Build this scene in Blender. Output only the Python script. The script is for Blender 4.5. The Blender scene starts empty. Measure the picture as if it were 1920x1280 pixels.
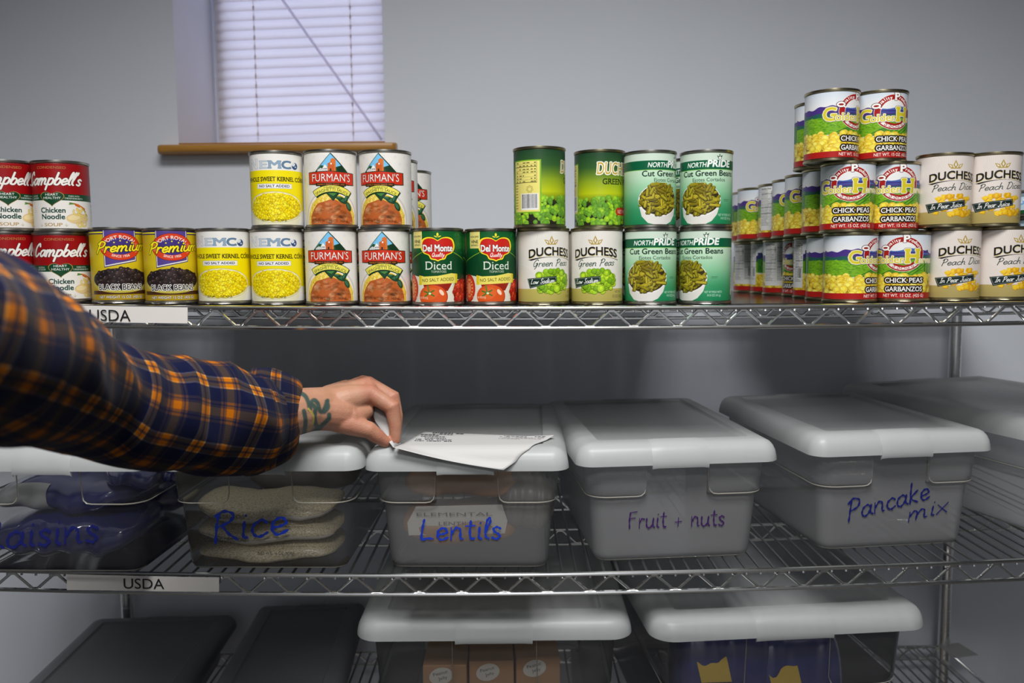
import bpy, bmesh, math, random
import numpy as np
from mathutils import Vector, Matrix
random.seed(7)
SC = bpy.context.scene
COL = SC.collection
PI = math.pi

# ---------------------------------------------------------------- camera, world, lights, exposure
FPX = 1546.7                      # focal length in pixels of the 1920x1280 frame (29 mm lens)
CAMZ = 1.455
PITCH = math.atan(140 / FPX)
ROLL = 0.010
_f = Vector((0, math.cos(PITCH), -math.sin(PITCH)))
_r0 = Vector((1, 0, 0)); _u0 = Vector((0, math.sin(PITCH), math.cos(PITCH)))
_r = _r0 * math.cos(ROLL) - _u0 * math.sin(ROLL)
_u = _u0 * math.cos(ROLL) + _r0 * math.sin(ROLL)
CAMP = Vector((0, 0, CAMZ))
cd = bpy.data.cameras.new('camera'); cam = bpy.data.objects.new('camera', cd); COL.objects.link(cam)
cd.sensor_width = 36; cd.lens = 36 * FPX / 1920
cam.matrix_world = Matrix(((_r.x, _u.x, -_f.x, 0), (_r.y, _u.y, -_f.y, 0), (_r.z, _u.z, -_f.z, CAMZ), (0, 0, 0, 1)))
cd.dof.use_dof = True; cd.dof.focus_distance = 1.21; cd.dof.aperture_fstop = 4.0
cd.clip_start = 0.02
SC.camera = cam

W = bpy.data.worlds.new('sky'); SC.world = W; W.use_nodes = True
bg = W.node_tree.nodes['Background']; bg.inputs[0].default_value = (0.56, 0.65, 1.0, 1); bg.inputs[1].default_value = 3.7

def area(name, loc, rot, sx, sy, power, color=(1, 1, 1), spread=180):
    l = bpy.data.lights.new(name, 'AREA'); l.shape = 'RECTANGLE'; l.size = sx; l.size_y = sy; l.energy = power; l.color = color; l.spread = math.radians(spread)
    o = bpy.data.objects.new(name, l); COL.objects.link(o); o.location = loc; o.rotation_euler = rot
    return o
area('ceiling_panel_light', (0.05, 0.22, 2.97), (0, 0, 0), 1.2, 0.6, 44, (1, 0.993, 0.985), 132)
area('ceiling_panel_light', (0.0, -1.25, 2.97), (0, 0, 0), 0.6, 0.6, 38, (1, 0.993, 0.985), 142)  # second panel, added behind the camera as frontal light on the bins
vs = SC.view_settings
SC.display_settings.display_device = 'sRGB'
vs.view_transform = 'Standard'; vs.look = 'None'; vs.exposure = -0.08; vs.gamma = 1.0; vs.use_curve_mapping = False
SC.cycles.use_denoising = True
SC.cycles.transparent_max_bounces = 24; SC.cycles.max_bounces = 10; SC.cycles.diffuse_bounces = 5; SC.cycles.transmission_bounces = 8
SC.cycles.caustics_reflective = False; SC.cycles.caustics_refractive = False

def ray(px, py):
    return _r * ((px - 960) / FPX) - _u * ((py - 640) / FPX) + _f
def P(px, py, Y):                 # where a point seen at that spot stands, given its distance from the camera along Y
    d = ray(px, py); return CAMP + d * (Y / d.y)
def Pz(px, py, z):                # the same, given its height
    d = ray(px, py); return CAMP + d * ((z - CAMZ) / d.z)
def proj(v):
    q = Vector(v) - CAMP; d = q.dot(_f); return 960 + FPX * q.dot(_r) / d, 640 - FPX * q.dot(_u) / d

# ---------------------------------------------------------------- mesh helpers
class MB:
    def __init__(s): s.v = []; s.f = []; s.uv = None
    def add(s, vs, fs):
        n = len(s.v); s.v += [tuple(v) for v in vs]; s.f += [tuple(i + n for i in f) for f in fs]; return s
    def box(s, c, d, rz=0, bev=0):
        x, y, z = d[0] / 2, d[1] / 2, d[2] / 2
        if bev:
            prof = [(bev, -z), (0, -z + bev), (0, z - bev), (bev, z)]
            rings = []
            for ins, zz in prof:
                rings.append([(c[0] + px_, c[1] + py_, c[2] + zz) for px_, py_ in rrect(x - ins, y - ins, max(bev, 1e-4), 2)])
            return s.loft(rings, cap=True)
        vs = [(a, b, e) for e in (-z, z) for a, b in ((-x, -y), (x, -y), (x, y), (-x, y))]
        cr, sr = math.cos(rz), math.sin(rz)
        vs = [(c[0] + a * cr - b * sr, c[1] + a * sr + b * cr, c[2] + e) for a, b, e in vs]
        return s.add(vs, [(3, 2, 1, 0), (4, 5, 6, 7), (0, 1, 5, 4), (1, 2, 6, 5), (2, 3, 7, 6), (3, 0, 4, 7)])
    def loft(s, rings, cap=True, closed=True):
        n = len(rings[0]); vs = [p for r in rings for p in r]; fs = []
        for i in range(len(rings) - 1):
            for j in range(n if closed else n - 1):
                k = (j + 1) % n
                fs.append((i * n + j, i * n + k, (i + 1) * n + k, (i + 1) * n + j))
        if cap:
            fs.append(tuple(reversed(range(n)))); m = (len(rings) - 1) * n; fs.append(tuple(range(m, m + n)))
        return s.add(vs, fs)
    def tube(s, pts, r, n=6, cap=True):
        pts = [Vector(p) for p in pts]; rings = []
        rs = r if isinstance(r, (list, tuple)) else [r] * len(pts)
        ref = None
        for i, p in enumerate(pts):
            a = (p - pts[i - 1]).normalized() if i else None
            b = (pts[i + 1] - p).normalized() if i < len(pts) - 1 else None
            t = ((a or b) + (b or a))
            t = t.normalized() if t.length > 1e-6 else (a or b)
            if ref is None: ref = Vector((0, 0, 1)) if abs(t.z) < .9 else Vector((1, 0, 0))
            u = (ref - t * ref.dot(t)).normalized(); w = t.cross(u); ref = u
            sc = 1.0
            if a and b: sc = 1 / max(.5, math.sqrt(max(0, (1 + a.dot(b)) / 2)))
            rings.append([p + (u * math.cos(q) + w * math.sin(q)) * rs[i] * sc for q in [2 * PI * k / n for k in range(n)]])
        return s.loft(rings, cap)
    def lathe(s, prof, n=40, cap=False):
        return s.loft([[(r * math.sin(2 * PI * k / n), -r * math.cos(2 * PI * k / n), z) for k in range(n)] for r, z in prof], cap)
    def mesh(s, name, mat, smooth=35):
        m = bpy.data.meshes.new(name); m.from_pydata(s.v, [], s.f)
        if mat: m.materials.append(mat)
        if smooth:
            m.polygons.foreach_set('use_smooth', [True] * len(m.polygons))
            m.set_sharp_from_angle(angle=math.radians(smooth))
        m.update(); return m
    def build(s, name, mat, parent=None, smooth=35, **kw):
        return ob(name, s.mesh(name, mat, smooth), parent, **kw)
def rrect(a, b, r, n=5):
    r = min(r, a, b); out = []
    for cx, cy, a0 in ((a - r, b - r, 0), (-a + r, b - r, 90), (-a + r, -b + r, 180), (a - r, -b + r, 270)):
        for k in range(n + 1):
            t = math.radians(a0 + 90 * k / n); out.append((cx + r * math.cos(t), cy + r * math.sin(t)))
    return out
def ob(name, data, parent=None, label=None, cat=None, group=None, kind=None, loc=None, rz=0):
    o = bpy.data.objects.new(name, data); COL.objects.link(o)
    if parent: o.parent = parent
    if loc is not None: o.location = loc
    if rz: o.rotation_euler = (0, 0, rz)
    if label: o['label'] = label
    if cat: o['category'] = cat
    if group: o['group'] = group
    if kind: o['kind'] = kind
    return o
def empty(name, label, cat, loc=(0, 0, 0), rz=0, group=None):
    o = ob(name, None, None, label, cat, group, None, loc, rz); o.empty_display_size = .03; return o

# ---------------------------------------------------------------- materials
def lin(c):
    return tuple(((v / 255) / 12.92 if v / 255 <= .04045 else ((v / 255 + .055) / 1.055) ** 2.4) for v in c)
def mat(name, rgb, rough=.5, metal=0, spec=.5, noise=0, nscale=40, bump=0, sss=0, trans=0, coat=0):
    m = bpy.data.materials.new(name); m.use_nodes = True; nt = m.node_tree; b = nt.nodes['Principled BSDF']
    c = lin(rgb) + (1,)
    b.inputs['Base Color'].default_value = c; b.inputs['Roughness'].default_value = rough; b.inputs['Metallic'].default_value = metal
    b.inputs['Specular IOR Level'].default_value = spec; b.inputs['Coat Weight'].default_value = coat
    if sss: b.inputs['Subsurface Weight'].default_value = sss; b.inputs['Subsurface Radius'].default_value = (.012, .005, .003); b.inputs['Subsurface Scale'].default_value = .3
    if noise or bump:
        tc = nt.nodes.new('ShaderNodeTexCoord'); n = nt.nodes.new('ShaderNodeTexNoise'); n.inputs['Scale'].default_value = nscale; n.inputs['Detail'].default_value = 4
        nt.links.new(tc.outputs['Object'], n.inputs['Vector'])
        if noise:
            mx = nt.nodes.new('ShaderNodeMix'); mx.data_type = 'RGBA'
            mx.inputs[6].default_value = tuple(v * (1 - noise) for v in c[:3]) + (1,); mx.inputs[7].default_value = tuple(min(1, v * (1 + noise)) for v in c[:3]) + (1,)
            nt.links.new(n.outputs['Fac'], mx.inputs[0]); nt.links.new(mx.outputs[2], b.inputs['Base Color'])
        if bump:
            bp = nt.nodes.new('ShaderNodeBump'); bp.inputs['Strength'].default_value = bump; bp.inputs['Distance'].default_value = .002
            nt.links.new(n.outputs['Fac'], bp.inputs['Height']); nt.links.new(bp.outputs[0], b.inputs['Normal'])
    return m
def clear_mat(name, tint, haze_rgb, haze, rough=.25, gloss=.12):
    # thin clear or frosted plastic sheet: lets light straight through, scatters a share of it, and shines at grazing angles
    m = bpy.data.materials.new(name); m.use_nodes = True; nt = m.node_tree; N = nt.nodes; L = nt.links
    N.remove(N['Principled BSDF']); out = N['Material Output']
    tr = N.new('ShaderNodeBsdfTransparent'); tr.inputs[0].default_value = lin(tint) + (1,)
    df = N.new('ShaderNodeBsdfDiffuse'); df.inputs[0].default_value = lin(haze_rgb) + (1,)
    tl = N.new('ShaderNodeBsdfTranslucent'); tl.inputs[0].default_value = lin(haze_rgb) + (1,)
    m1 = N.new('ShaderNodeMixShader'); m1.inputs[0].default_value = .5; L.new(df.outputs[0], m1.inputs[1]); L.new(tl.outputs[0], m1.inputs[2])
    m2 = N.new('ShaderNodeMixShader'); m2.inputs[0].default_value = haze; L.new(tr.outputs[0], m2.inputs[1]); L.new(m1.outputs[0], m2.inputs[2])
    gl = N.new('ShaderNodeBsdfGlossy'); gl.inputs['Roughness'].default_value = rough
    lw = N.new('ShaderNodeLayerWeight'); lw.inputs[0].default_value = gloss
    m3 = N.new('ShaderNodeMixShader'); L.new(lw.outputs['Fresnel'], m3.inputs[0]); L.new(m2.outputs[0], m3.inputs[1]); L.new(gl.outputs[0], m3.inputs[2])
    L.new(m3.outputs[0], out.inputs[0]); return m
M = {}
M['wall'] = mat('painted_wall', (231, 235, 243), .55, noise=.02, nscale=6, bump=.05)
M['wall_end'] = mat('dimmed_end_wall', (176, 179, 184), .55, noise=.02, nscale=6)  # unseen wall, toned down from the room paint to cut bounce light
M['wall_other'] = mat('dimmed_side_wall', (128, 130, 134), .55, noise=.02, nscale=6)  # unseen side walls, darkened further to hold down the ambient light
M['ceiling'] = mat('ceiling_paint', (225, 225, 222), .8, noise=.02)
M['floor'] = mat('floor_tile', (58, 55, 52), .45, noise=.1, nscale=8)  # unseen floor, kept dark to send less light back up
M['chrome'] = mat('chrome_wire', (242, 242, 240), .17, 1, noise=.03, nscale=20)
M['wirefar'] = mat('chrome_mat_wire', (176, 176, 178), .34, 1, noise=.03, nscale=20)
M['steel'] = mat('can_steel', (176, 172, 162), .28, 1, noise=.04, nscale=60)
M['gold'] = mat('can_steel_gold', (170, 160, 128), .28, 1, noise=.04, nscale=60)
M['lid'] = mat('grey_white_plastic', (198, 201, 201), .34, spec=.4, noise=.015, nscale=30)
nt = M['lid'].node_tree; tl = nt.nodes.new('ShaderNodeBsdfTranslucent'); tl.inputs[0].default_value = lin((226, 228, 226)) + (1,)   # lets some light down into the bins
mx = nt.nodes.new('ShaderNodeMixShader'); mx.inputs[0].default_value = .42
nt.links.new(nt.nodes['Principled BSDF'].outputs[0], mx.inputs[1]); nt.links.new(tl.outputs[0], mx.inputs[2]); nt.links.new(mx.outputs[0], nt.nodes['Material Output'].inputs[0])
M['darklid'] = mat('charcoal_plastic', (112, 113, 116), .4, noise=.05, nscale=30)
M['tote'] = clear_mat('frosted_plastic', (225, 225, 225), (232, 232, 234), .33, .3, .12)
M['totelent'] = clear_mat('misty_plastic', (236, 236, 236), (226, 226, 226), .22, .22, .12)
M['toteclear'] = clear_mat('clear_plastic', (240, 240, 240), (225, 225, 228), .06, .12, .14)
M['totemid'] = clear_mat('hazy_plastic', (238, 238, 238), (222, 222, 222), .11, .2, .13)
M['edge_gleam'] = clear_mat('plastic_edge_highlight', (225, 222, 212), (236, 232, 220), .62, .15, .3)  # whitish, stands in for light caught on the bin edges
M['liner'] = clear_mat('shelf_liner_plastic', (224, 224, 226), (120, 120, 124), .02, .12, .10)
M['paper'] = mat('white_paper', (182, 181, 179), .7, noise=.015, nscale=30)
M['tag'] = mat('label_paper', (226, 221, 215), .6, noise=.03, nscale=25)
M['ink'] = mat('black_ink', (22, 22, 24), .5, noise=.02)
M['greyink'] = mat('grey_print', (84, 84, 88), .6, noise=.02)
M['blueink'] = mat('blue_marker', (22, 56, 176), .35, noise=.12, nscale=150)
M['navyink'] = mat('navy_marker', (24, 30, 105), .35, noise=.12, nscale=150)
M['purpink'] = mat('purple_marker', (62, 30, 92), .35, noise=.12, nscale=150)
M['oak'] = None
# ---------------------------------------------------------------- flat print of the can labels, drawn in code (millimetres, x 0 = front, y 0 = label bottom)
_cache = {}
def strmask(s, bold=0.0, serif=0):
    k = (s, bold, serif)
    if k in _cache: return _cache[k]
    cu = bpy.data.curves.new('t', 'FONT'); cu.body = s; cu.size = 1; cu.resolution_u = 3
    o = bpy.data.objects.new('t', cu); me = o.to_mesh(); me.calc_loop_triangles()
    V = np.zeros(len(me.vertices) * 3); me.vertices.foreach_get('co', V); V = V.reshape(-1, 3)[:, :2]
    T = np.zeros(len(me.loop_triangles) * 3, int); me.loop_triangles.foreach_get('vertices', T); T = T.reshape(-1, 3)
    o.to_mesh_clear(); bpy.data.objects.remove(o); bpy.data.curves.remove(cu)
    V = V / 0.69                                   # capital height becomes 1
    q = 64; pad = .45; x0 = V[:, 0].min()
    V = V - np.array([x0, 0]); wd = V[:, 0].max()
    Wp = int((wd + 2 * pad) * q) + 2; Hp = int(2.1 * q); g = np.zeros((Hp, Wp), bool)
    Q = (V + np.array([pad, .5])) * q
    for t in T:
        a, b, c = Q[t]
        xa, xb = int(max(0, min(a[0], b[0], c[0]) - 1)), int(min(Wp - 1, max(a[0], b[0], c[0]) + 2))
        ya, yb = int(max(0, min(a[1], b[1], c[1]) - 1)), int(min(Hp - 1, max(a[1], b[1], c[1]) + 2))
        X, Y = np.meshgrid(np.arange(xa, xb) + .5, np.arange(ya, yb) + .5)
        e = lambda p, r: (r[0] - p[0]) * (Y - p[1]) - (r[1] - p[1]) * (X - p[0])
        e1, e2, e3 = e(a, b), e(b, c), e(c, a)
        g[ya:yb, xa:xb] |= ((e1 >= 0) & (e2 >= 0) & (e3 >= 0)) | ((e1 <= 0) & (e2 <= 0) & (e3 <= 0))
    if serif:                                      # slab serifs: widen the rows next to base line and cap line
        b0 = int(.5 * q)
        for r0, r1 in ((b0, b0 + 6), (b0 + q - 6, b0 + q + 1)):
            band = g[r0:r1].copy()
            for d in range(1, serif + 1):
                g[r0:r1, d:] |= band[:, :-d]; g[r0:r1, :-d] |= band[:, d:]
    rad = bold * 1.25 * q
    if rad >= .8:                                  # heavier weight
        b = g.copy(); k_ = int(math.ceil(rad))
        for dy in range(-k_, k_ + 1):
            for dx in range(-k_, k_ + 1):
                if 0 < dx * dx + dy * dy <= rad * rad + .3: b |= np.roll(np.roll(g, dy, 0), dx, 1)
        g = b
    m = g.astype(np.float32)
    m = (m + np.roll(m, 1, 0) + np.roll(m, -1, 0) + np.roll(m, 1, 1) + np.roll(m, -1, 1)) / 5
    _cache[k] = (m, q, pad, wd); return _cache[k]

# single-line letters for the script lettering and the marker handwriting: x-height 1, capitals about 2
SF = {
 'a': (1.15, [[(.95, .75), (.6, 1), (.15, .75), (.1, .25), (.4, 0), (.8, .3), (.98, .95)], [(.98, .95), (.95, .25), (1.2, .05)]]),
 'b': (1.05, [[(.15, 1.9), (.12, .9), (.15, .1)], [(.13, .6), (.5, 1), (.95, .7), (.8, .1), (.4, 0), (.14, .2)]]),
 'c': (.95, [[(.9, .8), (.6, 1), (.15, .7), (.15, .25), (.5, 0), (.95, .2)]]),
 'd': (1.15, [[(.95, .75), (.6, 1), (.15, .75), (.1, .25), (.4, 0), (.8, .25), (1.0, 1.0)], [(1.08, 2), (.98, .9), (.97, .2), (1.2, .05)]]),
 'e': (1.0, [[(.12, .45), (.6, .5), (.9, .7), (.6, 1), (.2, .8), (.12, .35), (.45, 0), (1.0, .2)]]),
 'h': (1.1, [[(.2, 2), (.12, 1), (.12, 0)], [(.12, .5), (.5, 1), (.85, .8), (.85, .2), (1.1, .05)]]),
 'i': (.45, [[(.22, 1), (.2, .15), (.42, .03)], [(.27, 1.45), (.29, 1.52)]]),
 'l': (.5, [[(.1, .5), (.5, 1.6), (.4, 2.05), (.2, 1.5), (.18, .3), (.45, .03)]]),
 'L': (1.2, [[(.3, 2), (.2, 1.2), (.15, .1), (.6, .15), (1.1, .1)]]),
 't': (.8, [[(.4, 1.75), (.36, .6), (.5, .03), (.75, .1)], [(.0, 1.15), (.75, 1.2)]]),
 'm': (1.7, [[(.1, 1), (.12, 0)], [(.12, .5), (.45, 1), (.7, .8), (.72, 0)], [(.72, .5), (1.05, 1), (1.35, .8), (1.38, .15), (1.65, .05)]]),
 'n': (1.15, [[(.1, 1), (.12, 0)], [(.12, .5), (.5, 1), (.85, .8), (.87, .15), (1.1, .05)]]),
 'o': (1.05, [[(.6, 1), (.15, .75), (.12, .25), (.5, 0), (.9, .3), (.88, .8), (.55, 1)]]),
 'p': (1.1, [[(.15, 1), (.12, 0), (.08, -.8)], [(.14, .7), (.5, 1), (.95, .75), (.85, .15), (.45, 0), (.13, .2)]]),
 'r': (.8, [[(.1, 1), (.13, 0)], [(.13, .55), (.4, .95), (.75, .9)]]),
 's': (.85, [[(.75, .85), (.45, 1), (.15, .8), (.4, .52), (.72, .3), (.5, 0), (.08, .12)]]),
 'u': (1.15, [[(.1, 1), (.12, .25), (.45, 0), (.85, .35), (.95, 1)], [(.95, 1), (.95, .2), (1.15, .05)]]),
 'w': (1.4, [[(.05, 1), (.3, 0), (.65, .8), (.95, 0), (1.3, 1)]]),
 'x': (1.0, [[(.05, 1), (.9, 0)], [(.9, 1), (.05, 0)]]),
 'k': (1.0, [[(.2, 2), (.15, 1), (.12, 0)], [(.85, 1.1), (.2, .5), (.9, 0)]]),
 'K': (1.1, [[(.15, 1.6), (.12, 0)], [(.95, 1.5), (.2, .7), (1.0, 0)]]),
 'y': (1.05, [[(.1, 1), (.2, .35), (.55, .25), (.9, 1)], [(.9, 1), (.75, 0), (.35, -.75), (.05, -.5)]]),
 'C': (1.5, [[(1.2, 1.6), (.95, 2.05), (.4, 1.6), (.15, .8), (.4, .05), (.9, .1), (1.3, .5)]]),
 'D': (1.5, [[(.35, 1.9), (.2, .9), (.15, .05)], [(.0, 1.85), (.7, 2.05), (1.35, 1.5), (1.2, .5), (.6, 0), (.1, .05)]]),
 'F': (1.2, [[(.25, 1.85), (.15, .9), (.2, 0)], [(.2, 1.85), (1.05, 1.95)], [(.18, 1.0), (.85, 1.1)]]),
 'G': (1.6, [[(1.3, 1.7), (.95, 2.05), (.4, 1.6), (.15, .8), (.4, .05), (.9, .15), (1.25, .9)], [(.75, .85), (1.3, .95), (1.2, .0), (.8, -.7)]]),
 'I': (.8, [[(.1, 1.9), (.75, 2)], [(.45, 1.95), (.35, .05)], [(.0, 0), (.7, .05)]]),
 'J': (1.0, [[(.2, 1.9), (1.0, 2)], [(.75, 1.95), (.65, .5), (.3, -.1), (.0, .3)]]),
 'P': (1.3, [[(.35, 1.9), (.25, .9), (.15, -.1)], [(.0, 1.6), (.5, 2.05), (1.15, 1.75), (1.0, 1.1), (.35, .85)]]),
 'Q': (1.6, [[(.9, 2), (.3, 1.6), (.15, .7), (.6, 0), (1.2, .5), (1.25, 1.5), (.8, 2)], [(.6, .4), (1.1, -.1), (1.5, .05)]]),
 'R': (1.4, [[(.3, 1.9), (.22, .9), (.2, -.1)], [(.1, 1.7), (.6, 2.05), (1.1, 1.7), (.9, 1.15), (.35, .9)], [(.5, .95), (.9, .4), (1.4, .0)]]),
 'S': (1.2, [[(1.05, 1.75), (.7, 2.05), (.25, 1.7), (.55, 1.15), (.95, .7), (.7, .05), (.1, .25)]]),
 "'": (.3, [[(.2, 2.05), (.1, 1.7)]]), '+': (1.1, [[(.1, .5), (.9, .55)], [(.5, .95), (.48, .1)]]), ' ': (.75, []), '.': (.3, [[(.1, .02), (.13, .04)]]),
}
def smooth_line(p, n=6):
    p = [np.array(q, float) for q in p]
    if len(p) < 3: return p
    out = []
    for i in range(len(p) - 1):
        a = p[i - 1] if i else 2 * p[0] - p[1]; b, c = p[i], p[i + 1]; d = p[i + 2] if i + 2 < len(p) else 2 * c - b
        for k in range(n):
            t = k / n
            out.append(.5 * (2 * b + (c - a) * t + (2 * a - 5 * b + 4 * c - d) * t * t + (3 * b - a - 3 * c + d) * t ** 3))
    out.append(p[-1]); return out
def strokes(s):
    x = 0; out = []
    for ch in s:
        w, ls = SF[ch]
        for l in ls: out.append([(px + x, py) for px, py in smooth_line(l)])
        x += w + .12
    return out, x - .12

class Art:
    def __init__(s, w, h, bg, ppm=5):
        s.w, s.h, s.k = w, h, ppm; s.W, s.H = int(w * ppm), int(h * ppm)
        s.px = np.empty((s.H, s.W, 3), np.float32); s.px[:] = np.array(bg, np.float32)
        s.rng = np.random.default_rng(5)
    def grid(s, x0, x1, y0, y1):
        a, b = max(0, int((x0 + s.w / 2) * s.k) - 1), min(s.W, int((x1 + s.w / 2) * s.k) + 2)
        c, d = max(0, int(y0 * s.k) - 1), min(s.H, int(y1 * s.k) + 2)
        if b <= a or d <= c: return None
        X, Y = np.meshgrid((np.arange(a, b) + .5) / s.k - s.w / 2, (np.arange(c, d) + .5) / s.k)
        return (slice(c, d), slice(a, b)), X, Y
    def put(s, sl, al, col):
        al = al[..., None]; s.px[sl] = s.px[sl] * (1 - al) + np.array(col, np.float32) * al
    def rect(s, x0, x1, y0, y1, col, al=1):
        s.poly([(x0, y0), (x1, y0), (x1, y1), (x0, y1)], col, al)
    def vgrad(s, y0, y1, stops, x0=None, x1=None):
        g = s.grid(-s.w / 2 if x0 is None else x0, s.w / 2 if x1 is None else x1, y0, y1)
        sl, X, Y = g; t = np.clip((Y - y0) / (y1 - y0), 0, 1); ts = [a for a, _ in stops]
        s.px[sl] = np.stack([np.interp(t, ts, [c[i] for _, c in stops]) for i in range(3)], -1)
    def ellipse(s, cx, cy, rx, ry, col, rot=0, al=1, clip=None):
        m = max(rx, ry); g = s.grid(cx - m, cx + m, cy - m, cy + m)
        if not g: return
        sl, X, Y = g; X = X - cx; Y = Y - cy; c, n = math.cos(rot), math.sin(rot)
        q = np.sqrt(((X * c + Y * n) / rx) ** 2 + ((-X * n + Y * c) / ry) ** 2)
        a = np.clip(.5 + (1 - q) * min(rx, ry) * s.k, 0, 1) * al
        if clip: a = a * clip(X + cx, Y + cy)
        s.put(sl, a, col)
    def poly(s, pts, col, al=1):
        xs, ys = [p[0] for p in pts], [p[1] for p in pts]; g = s.grid(min(xs), max(xs), min(ys), max(ys))
        if not g: return
        sl, X, Y = g; ins = np.zeros(X.shape, bool); n = len(pts)
        for i in range(n):
            (xa, ya), (xb, yb) = pts[i], pts[(i + 1) % n]
            if ya == yb: continue
            ins ^= ((ya > Y) != (yb > Y)) & (X < (xb - xa) * (Y - ya) / (yb - ya) + xa)
        s.put(sl, ins.astype(np.float32) * al, col)
    def stroke(s, pts, wd, col, al=1):
        xs, ys = [p[0] for p in pts], [p[1] for p in pts]; g = s.grid(min(xs) - wd, max(xs) + wd, min(ys) - wd, max(ys) + wd)
        if not g: return
        sl, X, Y = g; D = np.full(X.shape, 1e9)
        for (xa, ya), (xb, yb) in zip(pts[:-1], pts[1:]):
            dx, dy = xb - xa, yb - ya; t = np.clip(((X - xa) * dx + (Y - ya) * dy) / (dx * dx + dy * dy + 1e-9), 0, 1)
            D = np.minimum(D, (X - xa - t * dx) ** 2 + (Y - ya - t * dy) ** 2)
        s.put(sl, np.clip(.5 + (wd / 2 - np.sqrt(D)) * s.k, 0, 1) * al, col)
    def text(s, t, x, y, h, col, wd=None, align='c', bold=.02, serif=0, shear=0, outline=None, rot=0, arc=None, bend=0, al=1):
        # arc = radius: the line follows a circle below the text (negative: above it); bend = arch of the base line
        m, q, pad, tw = strmask(t, bold, serif); xs = (wd / (tw * h)) if wd else 1.0; L = tw * h * xs
        ex = L / 2 + h; x0 = x - (L / 2 if align == 'c' else 0); cxx = x if align == 'c' else x + L / 2
        g = s.grid(cxx - ex * 1.1, cxx + ex * 1.1, y - h * 2 - abs(bend) * L * L / 4 - (L * L / 8 / abs(arc) if arc else 0), y + h * 2.5 + abs(bend) * L * L / 4 + (L * L / 6 / abs(arc) if arc else 0))
        if not g: return
        sl, X, Y = g
        if arc:
            if arc > 0: rho = np.hypot(X - x, Y - (y - arc)); lx = arc * np.arctan2(X - x, Y - (y - arc)) + L / 2; ly = rho - arc
            else: R = -arc; rho = np.hypot(X - x, Y - (y + R)); lx = R * np.arctan2(X - x, (y + R) - Y) + L / 2; ly = R - rho
        else:
            dx, dy = X - x, Y - y; c, n = math.cos(rot), math.sin(rot); lx = dx * c + dy * n; ly = -dx * n + dy * c
            ly = ly - bend * lx * lx; lx = lx + (L / 2 if align == 'c' else 0)
        tx, ty = lx / (h * xs), ly / h; tx = tx - shear * ty
        def samp(ox, oy):
            u = (tx + ox / (h * xs) + pad) * q - .5; v = (ty + oy / h + .5) * q - .5
            i, j = np.floor(u).astype(int), np.floor(v).astype(int); fu, fv = u - i, v - j
            ok = (i >= 0) & (i < m.shape[1] - 1) & (j >= 0) & (j < m.shape[0] - 1); i, j = np.where(ok, i, 0), np.where(ok, j, 0)
            r = m[j, i] * (1 - fu) * (1 - fv) + m[j, i + 1] * fu * (1 - fv) + m[j + 1, i] * (1 - fu) * fv + m[j + 1, i + 1] * fu * fv
            return np.where(ok, r, 0)
        if outline:
            for oc, ow in (outline if isinstance(outline, list) else [outline]):
                a = samp(0, 0)
                for k in range(12): a = np.maximum(a, samp(ow * math.cos(k * PI / 6), ow * math.sin(k * PI / 6)))
                s.put(sl, a * al, oc)
        s.put(sl, samp(0, 0) * al, col)
    def script(s, t, x, y, h, col, pen, wd=None, shear=.25, outline=None, rise=0, al=1):
        ls, tw = strokes(t); kx = wd / tw if wd else h
        def tf(p): lx = (p[0] - tw / 2) * kx + shear * p[1] * h; return (x + lx, y + p[1] * h + rise * lx)
        if outline:
            for l in ls: s.stroke([tf(p) for p in l], pen + 2 * outline[1], outline[0], al)
        for l in ls: s.stroke([tf(p) for p in l], pen, col, al)
    def bits(s, n, cx, cy, rx, ry, size, cols, stretch=1.0, shine=None, clip=None, inside=1.0):
        r = s.rng
        for i in range(n):
            a, d = r.uniform(0, 2 * PI), math.sqrt(r.uniform(0, 1)) * inside
            x, y = cx + rx * d * math.cos(a), cy + ry * d * math.sin(a); sz = size * r.uniform(.75, 1.2); rot = r.uniform(0, PI)
            c = np.array(cols[r.integers(len(cols))], float)
            s.ellipse(x, y - sz * .12, sz * stretch * 1.1, sz * 1.1, c * .5, rot, .8, clip); s.ellipse(x, y, sz * stretch, sz, c, rot, 1, clip)
            s.ellipse(x + sz * .1, y + sz * .25, sz * stretch * .5, sz * .45, np.minimum(255, c * 1.18), rot, .7, clip)
            if shine: s.ellipse(x - sz * .3, y + sz * .4, sz * .16, sz * .14, shine, 0, .9, clip)
    def mottle(s, x0, x1, y0, y1, n, size, amp, clip=None):
        for i in range(n):
            x, y = s.rng.uniform(x0, x1), s.rng.uniform(y0, y1); v = s.rng.uniform(-1, 1)
            s.ellipse(x, y, size * s.rng.uniform(.6, 1.6), size * s.rng.uniform(.3, .8), (255, 240, 200) if v > 0 else (20, 15, 5), s.rng.uniform(-.6, .6), abs(v) * amp, clip)
    def facts(s, x0, x1, y0, y1, bg=(232, 231, 228), ink=(40, 40, 42), title=True, code=None):
        s.rect(x0, x1, y0, y1, bg); w = x1 - x0
        yy = y1 - 4
        if title: s.text('Nutrition Facts', x0 + 1.2, yy - 1, 3.2, ink, wd=w * .8, align='l', bold=.03); yy -= 4
        for i, y in enumerate(np.arange(yy, y0 + 8, -3.1)):
            if i in (2, 11, 15): s.rect(x0 + 1, x1 - 1, y - .4, y + .4, ink)
            else: s.rect(x0 + 1, x1 - 1, y - .08, y + .08, ink, .6)
            x = x0 + 1.3
            while x < x0 + w * (.5 + .3 * s.rng.random()):
                q = s.rng.uniform(.8, 2.2); s.rect(x, x + q, y + .8, y + 2, ink, .55); x += q + .5
            if i < 11 and s.rng.random() < .6: s.rect(x1 - 4, x1 - 1.5, y + .8, y + 2, ink, .7)
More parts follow.
